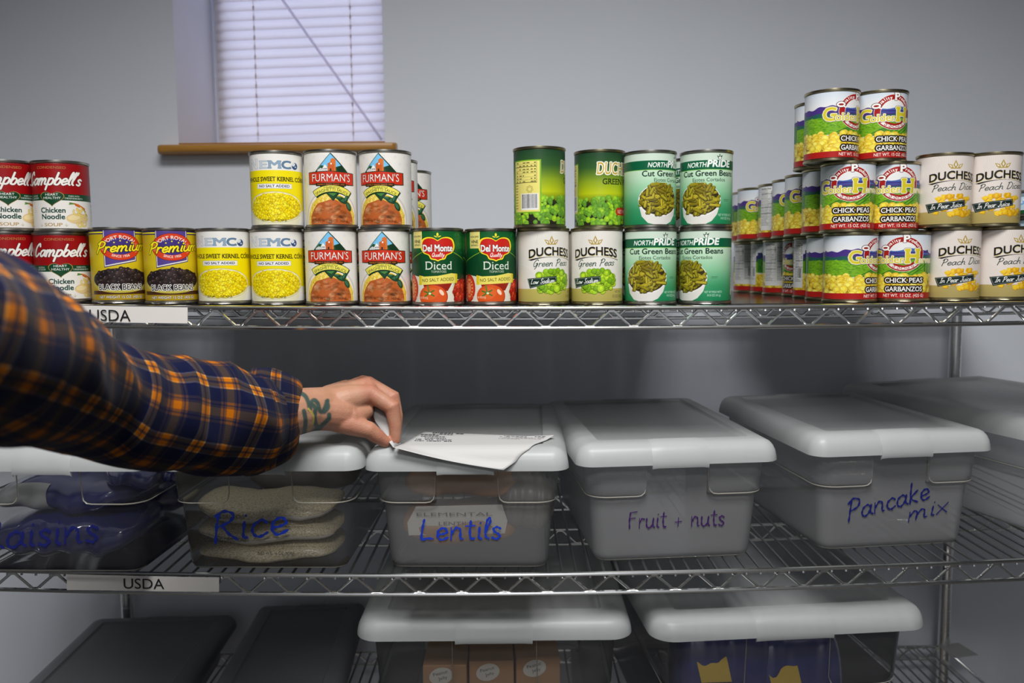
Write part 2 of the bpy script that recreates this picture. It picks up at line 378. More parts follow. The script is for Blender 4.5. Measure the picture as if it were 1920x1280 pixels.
    def barcode(s, x0, x1, y0, y1):
        s.rect(x0, x1, y0, y1, (235, 235, 232)); x = x0 + 1.5
        while x < x1 - 1.5:
            q = s.rng.choice([.3, .5, .8]); s.rect(x, x + q, y0 + 2.5, y1 - 1, (30, 28, 32)); x += q + s.rng.choice([.35, .5, .8])
    def material(s, name, rough=.36):
        img = bpy.data.images.new(name, s.W, s.H, alpha=False)
        a = np.ones((s.H, s.W, 4), np.float32); a[..., :3] = np.clip(s.px, 0, 255) / 255
        img.pixels.foreach_set(a.ravel()); img.update(); img.pack()
        m = bpy.data.materials.new(name); m.use_nodes = True; nt = m.node_tree; b = nt.nodes['Principled BSDF']
        t = nt.nodes.new('ShaderNodeTexImage'); t.image = img; nt.links.new(t.outputs[0], b.inputs['Base Color'])
        n = nt.nodes.new('ShaderNodeTexNoise'); n.inputs['Scale'].default_value = 90
        bp = nt.nodes.new('ShaderNodeBump'); bp.inputs['Strength'].default_value = .06; bp.inputs['Distance'].default_value = .001
        nt.links.new(n.outputs['Fac'], bp.inputs['Height']); nt.links.new(bp.outputs[0], b.inputs['Normal'])
        b.inputs['Roughness'].default_value = rough; b.inputs['Specular IOR Level'].default_value = .4
        return m
CW = 234.0                                     # label circumference, mm
def arcpts(cx, cy, r, a0, a1, n=24): return [(cx + r * math.sin(math.radians(a0 + (a1 - a0) * k / n)), cy + r * math.cos(math.radians(a0 + (a1 - a0) * k / n))) for k in range(n + 1)]
def elpts(cx, cy, rx, ry, n=48): return [(cx + rx * math.cos(2 * PI * k / n), cy + ry * math.sin(2 * PI * k / n)) for k in range(n)]

def art_soup():
    a = Art(CW, 104, (232, 228, 220)); red = (150, 8, 14); grn = (16, 66, 38); gold = (172, 134, 70)
    a.rect(-117, 117, 55.4, 104, red); a.rect(-117, 117, 45, 55.4, grn)
    a.text('CONDENSED', 0, 95.5, 4, gold, wd=40, bold=0, serif=2)
    a.script("Campbell's", -1, 70, 10, (240, 236, 228), 2.9, wd=80, shear=.35, outline=((70, 4, 8), .6))
    heart = [(0, 36.5)] + [(15.2 * math.sin(t) ** 3 * 1, 48.6 + (13 * math.cos(t) - 5 * math.cos(2 * t) - 2 * math.cos(3 * t) - math.cos(4 * t)) * .78) for t in np.linspace(PI, -PI, 60)]
    a.poly([(x * 1.07, 48.6 + (y - 48.6) * 1.07) for x, y in heart], gold); a.poly(heart, grn)
    a.text('HEART', 0, 52.4, 3.6, (238, 236, 230), wd=17); a.text('HEALTHY', 0, 47, 3.6, (238, 236, 230), wd=23)
    for x, w in ((29, 15), (-27, 11)):
        a.text('MADE WITH' if x > 0 else 'DELICIOUS', x, 51, 2.4, (225, 225, 215), wd=w); a.text('CHICKEN BONE BROTH' if x > 0 else 'LOW SODIUM', x, 47.2, 2.6, (225, 225, 215), wd=25 if x > 0 else 13)
    a.text('Chicken', 0, 25.2, 8, (18, 60, 50), wd=33, bold=.035); a.text('Noodle', 0, 14.8, 8, (18, 60, 50), wd=31, bold=.035)
    a.text('SOUP', 0, 3.2, 5.2, gold, wd=24, bold=.015, serif=2)
    for x in (-17, 17): a.stroke([(x, 3), (x, 7.5)], .6, (190, 175, 150)); a.stroke([(x - 2, 5.5), (x, 3), (x + 2, 5.5)], .6, (190, 175, 150))
    for k in range(6): a.rect(-33, -33 + a.rng.uniform(4, 9), 26 + 3 * k, 26.8 + 3 * k, (200, 175, 150), .6)
    a.stroke([(23, 41), (28, 40)], 2.2, (80, 120, 40)); a.stroke([(22, 39), (28, 40)], 1.6, (100, 140, 60))
    a.poly([(28, 41.5), (34, 40), (46, 33), (45, 30), (30, 37)], (196, 92, 30)); a.stroke([(31, 40), (43, 32.5)], 1, (225, 130, 60))
    a.ellipse(34, 16, 17, 9, (205, 150, 70), 0, .45); a.ellipse(30, 17, 13, 6.5, (226, 200, 140), .2); a.ellipse(28, 18, 9, 4, (238, 218, 165), .2)
    for cx, cy, r in ((32, 27, 5), (40, 26, 6), (36, 31, 4), (44, 20, 5), (42, 9, 5), (36, 7, 4)):
        a.stroke(arcpts(cx, cy, r, a.rng.uniform(0, 90), 300), 2.6, (180, 150, 50)); a.stroke(arcpts(cx, cy, r, a.rng.uniform(0, 90), 300), 1.8, (240, 215, 125))
    a.facts(62, 92, 4, 43); a.barcode(96, 114, 6, 38)
    return a
def art_beans():
    a = Art(CW, 104, (200, 172, 22)); navy = (44, 36, 96)
    a.vgrad(8, 104, [(0, (176, 146, 18)), (.5, (214, 190, 30)), (1, (196, 168, 20))])
    a.rect(-117, 117, 98.4, 104, navy); a.rect(-117, 117, 100.2, 102.2, (240, 226, 30))
    a.poly([(-21, 104), (-21, 48.5), (24, 58), (24, 104)], navy); a.poly([(-20.2, 104), (-20.2, 50), (23, 58.9), (23, 104)], (235, 232, 225)); a.poly([(-19.2, 104), (-19.2, 51.8), (22, 60.4), (22, 104)], (84, 66, 140))
    a.ellipse(2, 80, 28.6, 20.6, (110, 20, 14)); a.ellipse(2, 80, 28, 20, (214, 62, 30))
    a.poly([(-26, 76), (-26, 86), (-20, 88), (-18, 80), (-20, 72)], (228, 130, 84), .8); a.poly([(29, 74), (29, 84), (23, 86), (22, 70)], (228, 130, 84), .7)
    a.ellipse(2, 80.5, 20, 12.5, (64, 48, 122))
    for x, y in ((-6, 86), (2, 88.5), (11, 86.5)): a.ellipse(x, y, 1.1, 1.1, (236, 220, 60))
    a.text('PORT ROYAL', 2, 91.4, 5.4, (245, 240, 232), wd=42, bold=.02, serif=2, arc=27); a.text('SINCE 1956', 2, 63.6, 3.6, (245, 240, 232), wd=25, arc=-34)
    a.script('Premium', 4.5, 73, 7.8, (250, 232, 30), 2.3, wd=74, shear=.35, outline=((40, 30, 20), .75), rise=.07)
    a.poly([(-44, 8), (-44, 14)] + [(x, 14) for x in (-30, 0, 30)] + [(44, 14), (44, 8)], (70, 40, 20))
    a.ellipse(0, 27, 43, 16, (150, 140, 50)); a.ellipse(0, 25, 42.5, 14.5, (190, 176, 70)); a.ellipse(0, 31, 41.5, 16.5, (34, 24, 24))
    a.bits(230, 0, 32, 40, 14.5, 3.1, [(46, 34, 34), (34, 26, 28), (58, 44, 42)], 1.35, (205, 190, 180), None, .97)
    a.text('BLACK BEANS', 0, 15, 8.4, (22, 18, 18), wd=62, bold=.015, outline=((240, 238, 232), .9))
    a.rect(-117, 117, 0, 8.6, (178, 146, 16)); a.rect(-117, 117, 8.2, 8.7, (120, 90, 10))
    a.text('NET WEIGHT 15 OZ. (425 G)', 0, 2.4, 4, (246, 244, 236), wd=62, bold=.02, outline=((70, 50, 10), .35))
    a.facts(62, 92, 10, 96, (226, 214, 130)); a.barcode(-112, -90, 14, 50)
    return a
def art_corn():
    a = Art(CW, 104, (232, 230, 224)); yel = (240, 222, 6)
    a.rect(-117, 117, 21.6, 80, yel)
    blue = (92, 124, 152)
    for ch, x, h, w, c, o in (('N', -36, 14, 14, (226, 228, 228), (140, 150, 164)), ('E', -18.5, 11, 10.5, (196, 206, 214), (120, 138, 156)), ('M', -2.5, 11, 16, (140, 164, 184), (90, 116, 144)), ('C', 14, 11, 13, blue, (80, 104, 136))):
        a.text(ch, x, 82.8, h, c, wd=w, bold=.02, serif=3, outline=(o, .4))
    a.ellipse(27.5, 87.2, 5.2, 5.2, (40, 70, 120)); a.ellipse(25.6, 89.5, 3.2, 2.6, (214, 220, 224), .5); a.ellipse(29, 86, 1.6, 1.2, (190, 204, 214))
    a.text('WHOLE SWEET KERNEL CORN', -2, 64, 6.2, (40, 34, 10), wd=98, bold=.035, serif=2)
    a.rect(-30, 21.5, 53, 60.4, (150, 150, 140)); a.rect(-29.6, 21.1, 53.4, 60, (236, 236, 232)); a.text('NO SALT ADDED', -4.2, 55, 3.5, (56, 56, 86), wd=44, bold=.03)
    a.poly([(-47, 26), (-40, 2), (-34, 0), (28, 0), (33, 2), (40, 26)], (226, 222, 190)); a.ellipse(-3.5, 26, 44.2, 23, (180, 170, 90)); a.ellipse(-3.5, 26, 43.6, 22.4, (236, 232, 196)); a.ellipse(-3.5, 25.6, 41.4, 20.6, (196, 168, 8))
    a.bits(1250, -3.5, 26, 40, 19.6, 1.75, [(246, 222, 20), (240, 212, 10), (230, 196, 4), (248, 230, 50)], 1.2, None, None, 1.0)
    a.text('NET WT 15 OZ (425 g)', -6, 5.2, 3, (60, 52, 16), wd=36, bold=.02)
    a.text('*', 37, 68, 5, (120, 110, 20))
    a.facts(56, 86, 8, 76); a.barcode(92, 112, 24, 60)
    return a
def art_sauce():
    a = Art(CW, 104, (231, 228, 221)); dk = (16, 52, 30)
    for i in range(90):
        x, y = -112 + (i % 15) * 16 + (i // 15 % 2) * 8, 48 + (i // 15) * 10
        a.stroke(arcpts(x, y, 1.7, 0, 360, 12), .5, (212, 207, 198))
    a.ellipse(0, 6, 43, 44, (186, 176, 170), 0, .5); a.ellipse(0, 4, 40.5, 44, (240, 236, 226)); a.ellipse(0, 3, 38, 42, (232, 200, 72))
    for i in range(260):
        x, y = a.rng.uniform(-38, 38), a.rng.uniform(0, 44)
        if (x / 37) ** 2 + ((y - 3) / 41) ** 2 < 1: a.stroke(arcpts(x, y, a.rng.uniform(2, 5), a.rng.uniform(0, 360), a.rng.uniform(0, 360), 6), .7, [(246, 226, 120), (214, 172, 44), (250, 236, 150)][i % 3])
    a.poly([(-32.5, 0)] + [(-33 * math.cos(PI * t), 4 + 31.5 * math.sin(PI * t) + .9 * math.sin(t * 27)) for t in np.linspace(0, 1, 50)] + [(32.5, 0)], (184, 94, 43))
    a.mottle(-31, 31, 1, 32, 110, 4.2, .22, lambda X, Y: ((X / 33) ** 2 + (Y / 35) ** 2 < .93).astype(np.float32))
    a.text('NET WT. 15 OZ. (425 g)', 0, 3, 3.4, (92, 40, 18), wd=48, al=.8)
    D = [(0, 102.5), (29, 70), (2, 35), (-27, 70)]
    a.poly([(x * 1.06 + .4, 69 + (y - 69) * 1.045) for x, y in D], dk); a.poly(D, (120, 192, 232))
    def inD(pts): return pts
    a.poly([(-24, 74), (-13, 86), (-8, 84), (4, 82), (16, 86), (26, 73.5), (26, 72), (-26, 72)], (36, 84, 44)); a.poly([(8, 82), (16, 86), (27, 73), (12, 74)], (20, 52, 30))
    a.poly([(0, 94), (3.5, 96.2), (7.5, 94), (7.5, 76), (0, 76)], (214, 112, 44)); a.poly([(-4, 88), (1, 91), (5, 86), (5, 76), (-4, 76)], (198, 92, 34)); a.rect(-1, 1.2, 76, 81, (60, 30, 20)); a.ellipse(1, 88, 1.2, 1.4, (240, 230, 210))
    a.poly([(-11, 82), (-7.6, 87), (-4, 82), (-4, 76.5), (-11, 76.5)], (236, 234, 228)); a.poly([(-19, 79), (-14, 82), (-10, 80), (-10, 76.5), (-19, 76.5)], (206, 206, 204))
    for x in (-9.5, -7.5, -5.8): a.rect(x, x + .9, 79.4, 81.6, (60, 60, 70)); a.rect(x, x + .9, 76.6, 78, (60, 60, 70))
    a.poly([(-23, 74.5), (0, 77.4), (25, 75), (27, 72), (-26, 72)], (110, 160, 56)); a.poly([(-27, 70), (2, 35), (29, 70)], (22, 66, 36)); a.poly([(-8, 47), (0, 45), (10, 47), (3, 41)], (70, 128, 58))
    a.poly([(-35.3, 58), (-35.3, 76.2), (0, 77.6), (37.4, 75.4), (37.4, 57.2), (0, 56)], dk); a.poly([(-34.4, 59), (-34.4, 75.4), (0, 76.6), (35.8, 74.6), (35.8, 58.2), (0, 58.6)], (206, 48, 24))
    a.text("FURMAN'S", .6, 62.4, 11, (244, 240, 232), wd=58, bold=.0, outline=((120, 20, 10), .4))
    a.rect(-22, 22, 55.5, 60.2, (34, 38, 24)); a.text('FAMILY FARM SINCE 1921', 0, 56.8, 2.2, (220, 120, 40), wd=39)
    o, i_ = arcpts(1, 8, 49.2, -36, 37), arcpts(1, 8, 38.8, -36, 37); a.poly([(x + 1.4, y - 1.4) for x, y in o] + [(x + 1.4, y - 1.4) for x, y in reversed(i_)], dk)
    a.poly(arcpts(1, 8, 49.3, -36.6, 37.6) + list(reversed(arcpts(1, 8, 38.6, -36.6, 37.6))), dk); a.poly(arcpts(1, 8, 48.5, -35.6, 36.6) + list(reversed(arcpts(1, 8, 39.6, -35.6, 36.6))), (238, 226, 92))
    a.text('ITALIAN STYLE', 1, 53.2, 2.3, (70, 80, 30), wd=22, arc=45); a.text('SPAGHETTI SAUCE', 1, 48.6, 4.2, (40, 62, 30), wd=47, bold=0, arc=40.6)
    for x, y, rx, ry, r in ((16, 35, 9, 4, -.5), (22, 37, 6, 3.2, 1.1), (26, 26, 7, 4, -1.1), (11, 38, 5, 2.6, -.2)):
        a.ellipse(x, y, rx, ry, (28, 66, 42), r); a.ellipse(x - .6, y + .8, rx * .7, ry * .5, (62, 116, 84), r); a.stroke([(x - rx * .8 * math.cos(r), y - rx * .8 * math.sin(r)), (x + rx * .8 * math.cos(r), y + rx * .8 * math.sin(r))], .4, (24, 56, 34))
    a.facts(64, 94, 8, 92); a.barcode(-110, -86, 12, 46)
    return a
def art_tomato():
    a = Art(CW, 104, (12, 78, 38))
    a.vgrad(30, 104, [(0, (12, 72, 34)), (.55, (10, 74, 36)), (.75, (26, 112, 48)), (1, (14, 86, 40))])
    for sx in (-1, 1):
        a.poly([(sx * 26, 72), (sx * 44, 66), (sx * 60, 60), (sx * 60, 34), (sx * 20, 34)], (10, 66, 34)); a.stroke([(sx * 24, 73), (sx * 44, 64.5), (sx * 60, 58)], .8, (150, 200, 50))
    for k in range(14): a.ellipse(a.rng.uniform(28, 46), a.rng.uniform(72, 100), a.rng.uniform(1.5, 4), 1, (40, 130, 60), a.rng.uniform(0, 3), .6)
    a.poly([(-117, 0), (-117, 34), (-44, 40), (-20, 36), (20, 34), (44, 32), (117, 36), (117, 0)], (228, 222, 206))
    a.poly([(-24, 30), (-20, 20), (14, 16), (24, 32)], (150, 34, 18)); a.ellipse(-46, 20, 14, 21, (178, 40, 20)); a.ellipse(-46, 20, 11.6, 18.5, (214, 78, 44))
    for k in range(16): a.ellipse(-46 + 8 * math.cos(k * .39), 20 + 13 * math.sin(k * .39), 1.7, 1, (240, 190, 110), k * .39)
    a.ellipse(-46, 20, 5, 9, (226, 160, 110))
    a.ellipse(-7.5, 8, 21.5, 17.5, (160, 40, 14)); a.ellipse(-8, 8, 20.8, 17, (216, 84, 28)); a.ellipse(-12, 12, 13, 9, (228, 110, 44), .3, .6); a.ellipse(5, 14, 2.6, 5, (250, 225, 200), .6, .9)
    for an in (100, 160, 215, 330, 30): a.stroke([(-13, 13), (-13 + 8 * math.cos(math.radians(an)), 13 + 8 * math.sin(math.radians(an)))], 2, (66, 116, 40))
    a.stroke([(-13, 13), (-15, 24)], 2, (90, 130, 50)); a.ellipse(-12, 12.5, 2, 1.5, (226, 236, 190))
    a.poly([(24, 32), (34, 32), (30, 20), (22, 14)], (110, 140, 70)); a.stroke([(25, 30), (22, 8)], 1.6, (222, 216, 160))
    a.ellipse(42, 14, 19, 20, (140, 24, 14)); a.bits(60, 42, 14, 17, 17, 4, [(200, 44, 24), (182, 34, 20), (214, 66, 34)], 1.2, (250, 210, 180))
    pts = [(-24, 77)]
    B = [(0, 90.5), (-7, 94.6), (-16, 95.2), (-23, 92), (-26, 85), (-25.6, 78), (-21.5, 72), (-14, 68.8), (-12, 66), (-10, 62.8), (-4, 61.5), (0, 59.5)]
    B = [tuple(q) for q in smooth_line(B, 5)]; B = B + [(-x, y) for x, y in reversed(B)]
    def sc(k): return [(x * k + .5, 78 + (y - 78) * k) for x, y in B]
    a.poly(sc(1.05), (8, 50, 24)); a.poly(sc(1.0), (248, 232, 40)); a.poly(sc(.9), (200, 36, 26))
    a.ellipse(.5, 99, 1.6, 2.6, (240, 226, 50)); a.ellipse(-2.2, 96, 2.6, .8, (240, 226, 50), -.4); a.ellipse(3.2, 96, 2.6, .8, (240, 226, 50), .4)
    a.text('Del Monte', .5, 74.6, 9.4, (244, 242, 238), wd=44, bold=.045, serif=2, outline=((96, 14, 12), .5))
    a.script('Quality', .5, 66.6, 2.9, (240, 236, 230), .8, wd=18, shear=.3)
    a.text('Diced', 1.5, 47.8, 12, (238, 236, 226), wd=38, bold=.01, serif=3); a.text('TOMATOES', 1.5, 43, 3.2, (220, 220, 200), wd=22, bold=.01, serif=2)
    a.poly([(-29.5, 39.5), (-29.6, 25), (0, 26.5), (31, 28), (31.5, 41), (20, 42.2), (0, 38.5), (-20, 37.6)], (236, 220, 100)); a.poly([(-29.5, 39.5), (-29.6, 25), (-25, 25.2), (-25, 38.2)], (220, 200, 30)); a.poly([(31, 28), (31.5, 41), (27, 41.8), (27, 27.8)], (220, 200, 30))
    a.text('NO SALT ADDED', .5, 30.4, 4.8, (56, 62, 22), wd=48, bold=0, rot=.04)
    a.rect(-42, -23, 79.5, 104, (236, 222, 130)); a.text('NON-GMO', -32.5, 95.2, 2.7, (40, 50, 30), wd=15); a.rect(-39, -26, 93, 93.3, (120, 110, 60)); a.text('VINE', -32.5, 87, 4.4, (24, 36, 22), wd=13, bold=.03); a.text('RIPENED', -32.5, 82.6, 2.6, (60, 60, 36), wd=13)
    a.text('NET WT 14.5 OZ (411g)', -26, 5, 3, (236, 220, 200), wd=22)
    a.facts(66, 96, 8, 96); a.barcode(-112, -92, 12, 44)
    return a
def duchess_common(a, sub, bandc):
    for i in range(9):
        for sgn, cx, cy in ((1, -30, 96), (-1, 46, 34), (1, -52, 22)):
            a.stroke(arcpts(cx, cy, 10 + 2.6 * i, -70 + 8 * i, 150 + 5 * i, 20), .35, (206, 200, 190))
    a.vgrad(0, 18.6, [(0, tuple(v * .94 for v in bandc)), (1, bandc)])
    gold, gd = (178, 150, 66), (214, 196, 130)
    for dx, an, s_ in ((0, 0, 1), (-6.6, .85, .8), (6.6, -.85, .8)):
        c, n = math.cos(an), math.sin(an)
        def q(x, y, k): x, y = x * s_ * k, y * s_ * k; return (dx * 1.0 + x * c - y * n, (90.4 if dx == 0 else 88.2) + x * n + y * c)
        a.poly([q(0, 6.8, 1), q(3.4, -.5, 1), q(0, -6, 1), q(-3.4, -.5, 1)], gold); a.poly([q(0, 4, 1), q(1.5, -.6, 1), q(0, -3.2, 1), q(-1.5, -.6, 1)], (232, 226, 214))
    a.poly([(-7, 84), (7, 84), (6, 85.4), (-6, 85.4)], gold)
    a.text('DUCHESS', 0.4, 67.6, 12, gd, wd=68, bold=.03, bend=-.0036); a.text('DUCHESS', 0, 68.6, 12, (26, 24, 24), wd=68, bold=.035, bend=-.0036)
    a.poly([(-36, 62)] + [(x, 66.4 - .0036 * x * x) for x in np.linspace(-34, 36, 20)] + [(x, 66 - .0050 * (x - 3) ** 2) for x in np.linspace(36, -30, 20)], (40, 36, 34))
def art_peas_white():
    a = Art(CW, 104, (230, 226, 217)); duchess_common(a, '', (188, 176, 92))
    a.script('Green Peas', 0, 52.5, 5.0, (34, 66, 56), 1.0, wd=56, shear=.3, rise=.03)
    a.bits(120, 2, 30, 30, 18.5, 4.0, [(142, 186, 30), (164, 204, 40), (118, 164, 26), (176, 212, 46)], 1.05, None, None, .93)
    a.poly([(-37, 34), (7, 38), (8, 30), (-33, 19.6)], (20, 44, 36)); a.poly([(-35.6, 33), (6, 36.8), (6.8, 30.6), (-32.4, 21)], (150, 160, 150)); a.poly([(-35, 32.6), (5.5, 36.2), (6.2, 31), (-32, 21.6)], (22, 48, 38))
    a.script('Low Sodium', -14, 27.2, 3.4, (240, 240, 236), .85, wd=35, shear=.3, rise=.07)
    a.text('NET WT', 37, 12.5, 3.4, (60, 58, 36), wd=12, bold=0); a.text('15 OZ (425g)', 37, 5.6, 4, (60, 58, 36), wd=22, bold=0)
    a.facts(66, 96, 8, 96); a.barcode(-110, -88, 22, 54)
    return a
def art_peach():
    a = Art(CW, 104, (226, 216, 208)); duchess_common(a, '', (178, 160, 98))
    a.script('Peach Dices', 1, 51.5, 5.0, (36, 50, 48), 1.0, wd=62, shear=.3, rise=.05)
    r = a.rng
    for i in range(34):
        x, y = r.uniform(-26, 28), r.uniform(13, 44)
        if ((x - 2) / 30) ** 2 + ((y - 27) / 20) ** 2 > 1: continue
        s = r.uniform(4, 6.5); an = r.uniform(0, PI); c = [(232, 184, 24), (240, 196, 40), (222, 164, 18)][i % 3]
        p = [(x + s * math.cos(an + t) * q, y + .8 * s * math.sin(an + t) * q) for t, q in ((0, 1), (1.2, .9), (2, 1), (3.3, .85), (4.6, 1))]
        a.poly([(u + .4, v - .6) for u, v in p], (176, 116, 10)); a.poly(p, c); a.ellipse(x, y + 1, s * .5, s * .3, (248, 214, 80), an, .6)
    a.poly([(-39, 31), (16, 36.6), (17, 26.6), (-34, 17)], (26, 40, 38)); a.poly([(-37.4, 30.2), (15, 35.4), (16, 27.6), (-33, 18.6)], (150, 156, 150)); a.poly([(-36.8, 29.8), (14.6, 34.8), (15.4, 28), (-32.6, 19.2)], (28, 42, 40))
    a.script('In Pear Juice', -10.5, 24.4, 3.7, (240, 238, 234), .85, wd=42, shear=.3, rise=.08)
    a.text('NET WT', 33, 11, 3, (90, 80, 50), wd=10, bold=0); a.text('15 OZ (425g)', 34, 6, 3.2, (90, 80, 50), wd=16, bold=0)
    a.facts(66, 96, 8, 96); a.barcode(-110, -88, 22, 54)
    return a
def art_peas_green():
    a = Art(CW, 104, (40, 76, 44))
    a.vgrad(0, 104, [(0, (50, 54, 24)), (.34, (120, 140, 20)), (.44, (186, 198, 22)), (.6, (140, 164, 34)), (.8, (52, 92, 44)), (1, (34, 70, 44))])
    a.rect(-117, 117, 0, 30, (38, 34, 28)); a.poly([(-117, 30)] + [(x, 34 + 4 * math.sin(x * .5) + 2 * math.sin(x * 1.3)) for x in np.linspace(-117, 117, 120)] + [(117, 30)], (46, 52, 24))
    xs = [(a.rng.uniform(-117, 117), a.rng.uniform(0, 40)) for _ in range(430)]
    for x, y in sorted(xs, key=lambda q: -q[1]): a.bits(1, x, y, .1, .1, 3.7, [(112, 164, 46), (132, 184, 50), (96, 148, 44), (150, 196, 40)], 1.0)
    a.text('DUCHESS', 0, 73, 17, (196, 164, 70), wd=64, bold=.0, serif=3, shear=.12, outline=[((250, 248, 240), 1.5), ((226, 196, 110), .2)])
    a.text('GREEN PEAS', 6, 58.5, 8, (24, 30, 14), wd=60, bold=.02, serif=3)
    a.rect(2, 50, 14, 25, (196, 52, 22)); a.ellipse(2, 19.5, 5.5, 5.5, (196, 52, 22)); a.ellipse(50, 19.5, 5.5, 5.5, (196, 52, 22)); a.text('NET WT 15 OZ (425g)', 26, 16.6, 5.6, (240, 226, 210), wd=50, bold=.01, serif=2)
    a.rect(-112, -65, 16, 90, (120, 176, 30)); a.rect(-110, -67, 17.5, 88.5, (232, 220, 120))
    for k, y in enumerate((84, 80, 75, 71, 66, 62, 58)):
        a.rect(-109, -71.5, y, y + (.9 if k in (1, 6) else .25), (40, 36, 20))
        for x in np.arange(-106, -76, 6.5):
            if a.rng.random() < .75: a.rect(x, x + a.rng.uniform(2, 5), y + 1.3, y + 2.6, (70, 62, 30), .8)
        a.rect(-75, -72.5, y + 1.3, y + 2.8, (70, 62, 30), .8)
    a.rect(-71.6, -71.2, 58, 88, (60, 54, 30))
    for k in range(7): a.stroke(arcpts(-82 + 4 * math.sin(k * .9), 49 + 4 * math.cos(k * .9), 1.3, 0, 360, 8), .4, (110, 100, 50))
    a.barcode(-96, -69, 20, 43)
    for k in range(10): a.rect(-109, -103, 22 + 4 * k, 23.4 + 4 * k, (150, 110, 50), .7)
    a.facts(76, 100, 16, 88, (232, 220, 120))
    return a
def art_greenbeans():
    a = Art(CW, 104, (190, 220, 192))
    a.vgrad(0, 80, [(0, (26, 126, 78)), (.28, (60, 150, 100)), (.6, (140, 198, 154)), (.85, (186, 220, 188)), (1, (198, 226, 196))]); a.rect(-117, 117, 93.4, 104, (204, 222, 204)); a.rect(-117, 117, 80, 93.4, (6, 92, 58)); a.rect(-117, 117, 79.4, 80.2, (120, 180, 60))
    a.text('NORTH', -14.5, 83.6, 7, (242, 244, 238), wd=28, bold=.03, shear=.2); a.text('PRIDE', 19.5, 83.6, 9.6, (242, 244, 238), wd=36, bold=.05, shear=.14)
    a.poly([(19, 93), (17, 96), (15, 100), (18, 98.4), (19.4, 103), (21, 99), (24, 101), (22, 96), (20.4, 93)], (28, 60, 40)); a.poly([(19.4, 93), (18, 96), (17.4, 98), (19, 97.6), (20, 101), (20.6, 97.6), (22.2, 98), (21.2, 96), (20, 93)], (236, 240, 232))
    a.text('Cut Green Beans', 4.5, 70.4, 8.2, (22, 44, 36), wd=82, bold=.025); a.text('Ejotes Cortados', 4.5, 62.4, 5.2, (30, 50, 40), wd=48, bold=.005, serif=1)
    a.poly([(-42, 32), (-37, 12), (-28, 2), (-20, 0), (0, 0), (8, 4), (16, 14), (21.5, 32)], (222, 220, 212)); a.ellipse(-10.3, 35, 32, 24, (232, 230, 224)); a.ellipse(-10, 36, 30, 22.5, (54, 44, 16))
    r = a.rng; pts = []
    while len(pts) < 150:
        x, y = r.uniform(-39, 19), r.uniform(13, 61)
        if ((x + 10) / 27.5) ** 2 + ((y - 36.5) / 20.5) ** 2 < 1 or (abs(x + 10) < 12 and 54 < y < 60): pts.append((x, y))
    for i, (x, y) in enumerate(pts):
        an = r.uniform(0, PI); l = r.uniform(3.5, 7); dx, dy = l * math.cos(an), l * math.sin(an) * .8; c = np.array([(134, 124, 24), (152, 142, 34), (116, 104, 22), (166, 152, 40)][i % 4], float)
        clampx = lambda v: max(-39.5, min(19.5, v))
        p0, p1 = (clampx(x - dx), max(14, y - dy)), (clampx(x + dx), min(59, y + dy))
        a.stroke([(p0[0], p0[1] - .5), (p1[0], p1[1] - .5)], 4.6, (44, 36, 14)); a.stroke([p0, p1], 3.8, c); a.stroke([(p0[0] - .3, p0[1] + .8), (p1[0] - .3, p1[1] + .8)], .9, c * 1.25)
    a.rect(27, 37, 35.4, 36, (40, 80, 56)); a.rect(27, 36, 33.6, 34.1, (40, 80, 56))
    a.text('NET WT/PESO NETO', 31, 11.6, 3.2, (220, 236, 222), wd=26, bold=.01); a.text('14.5 OZ (411g)', 32, 6.6, 3.4, (220, 236, 222), wd=20, bold=.01)
    a.facts(66, 96, 8, 78, (204, 224, 204)); a.barcode(-112, -90, 12, 46)
    return a
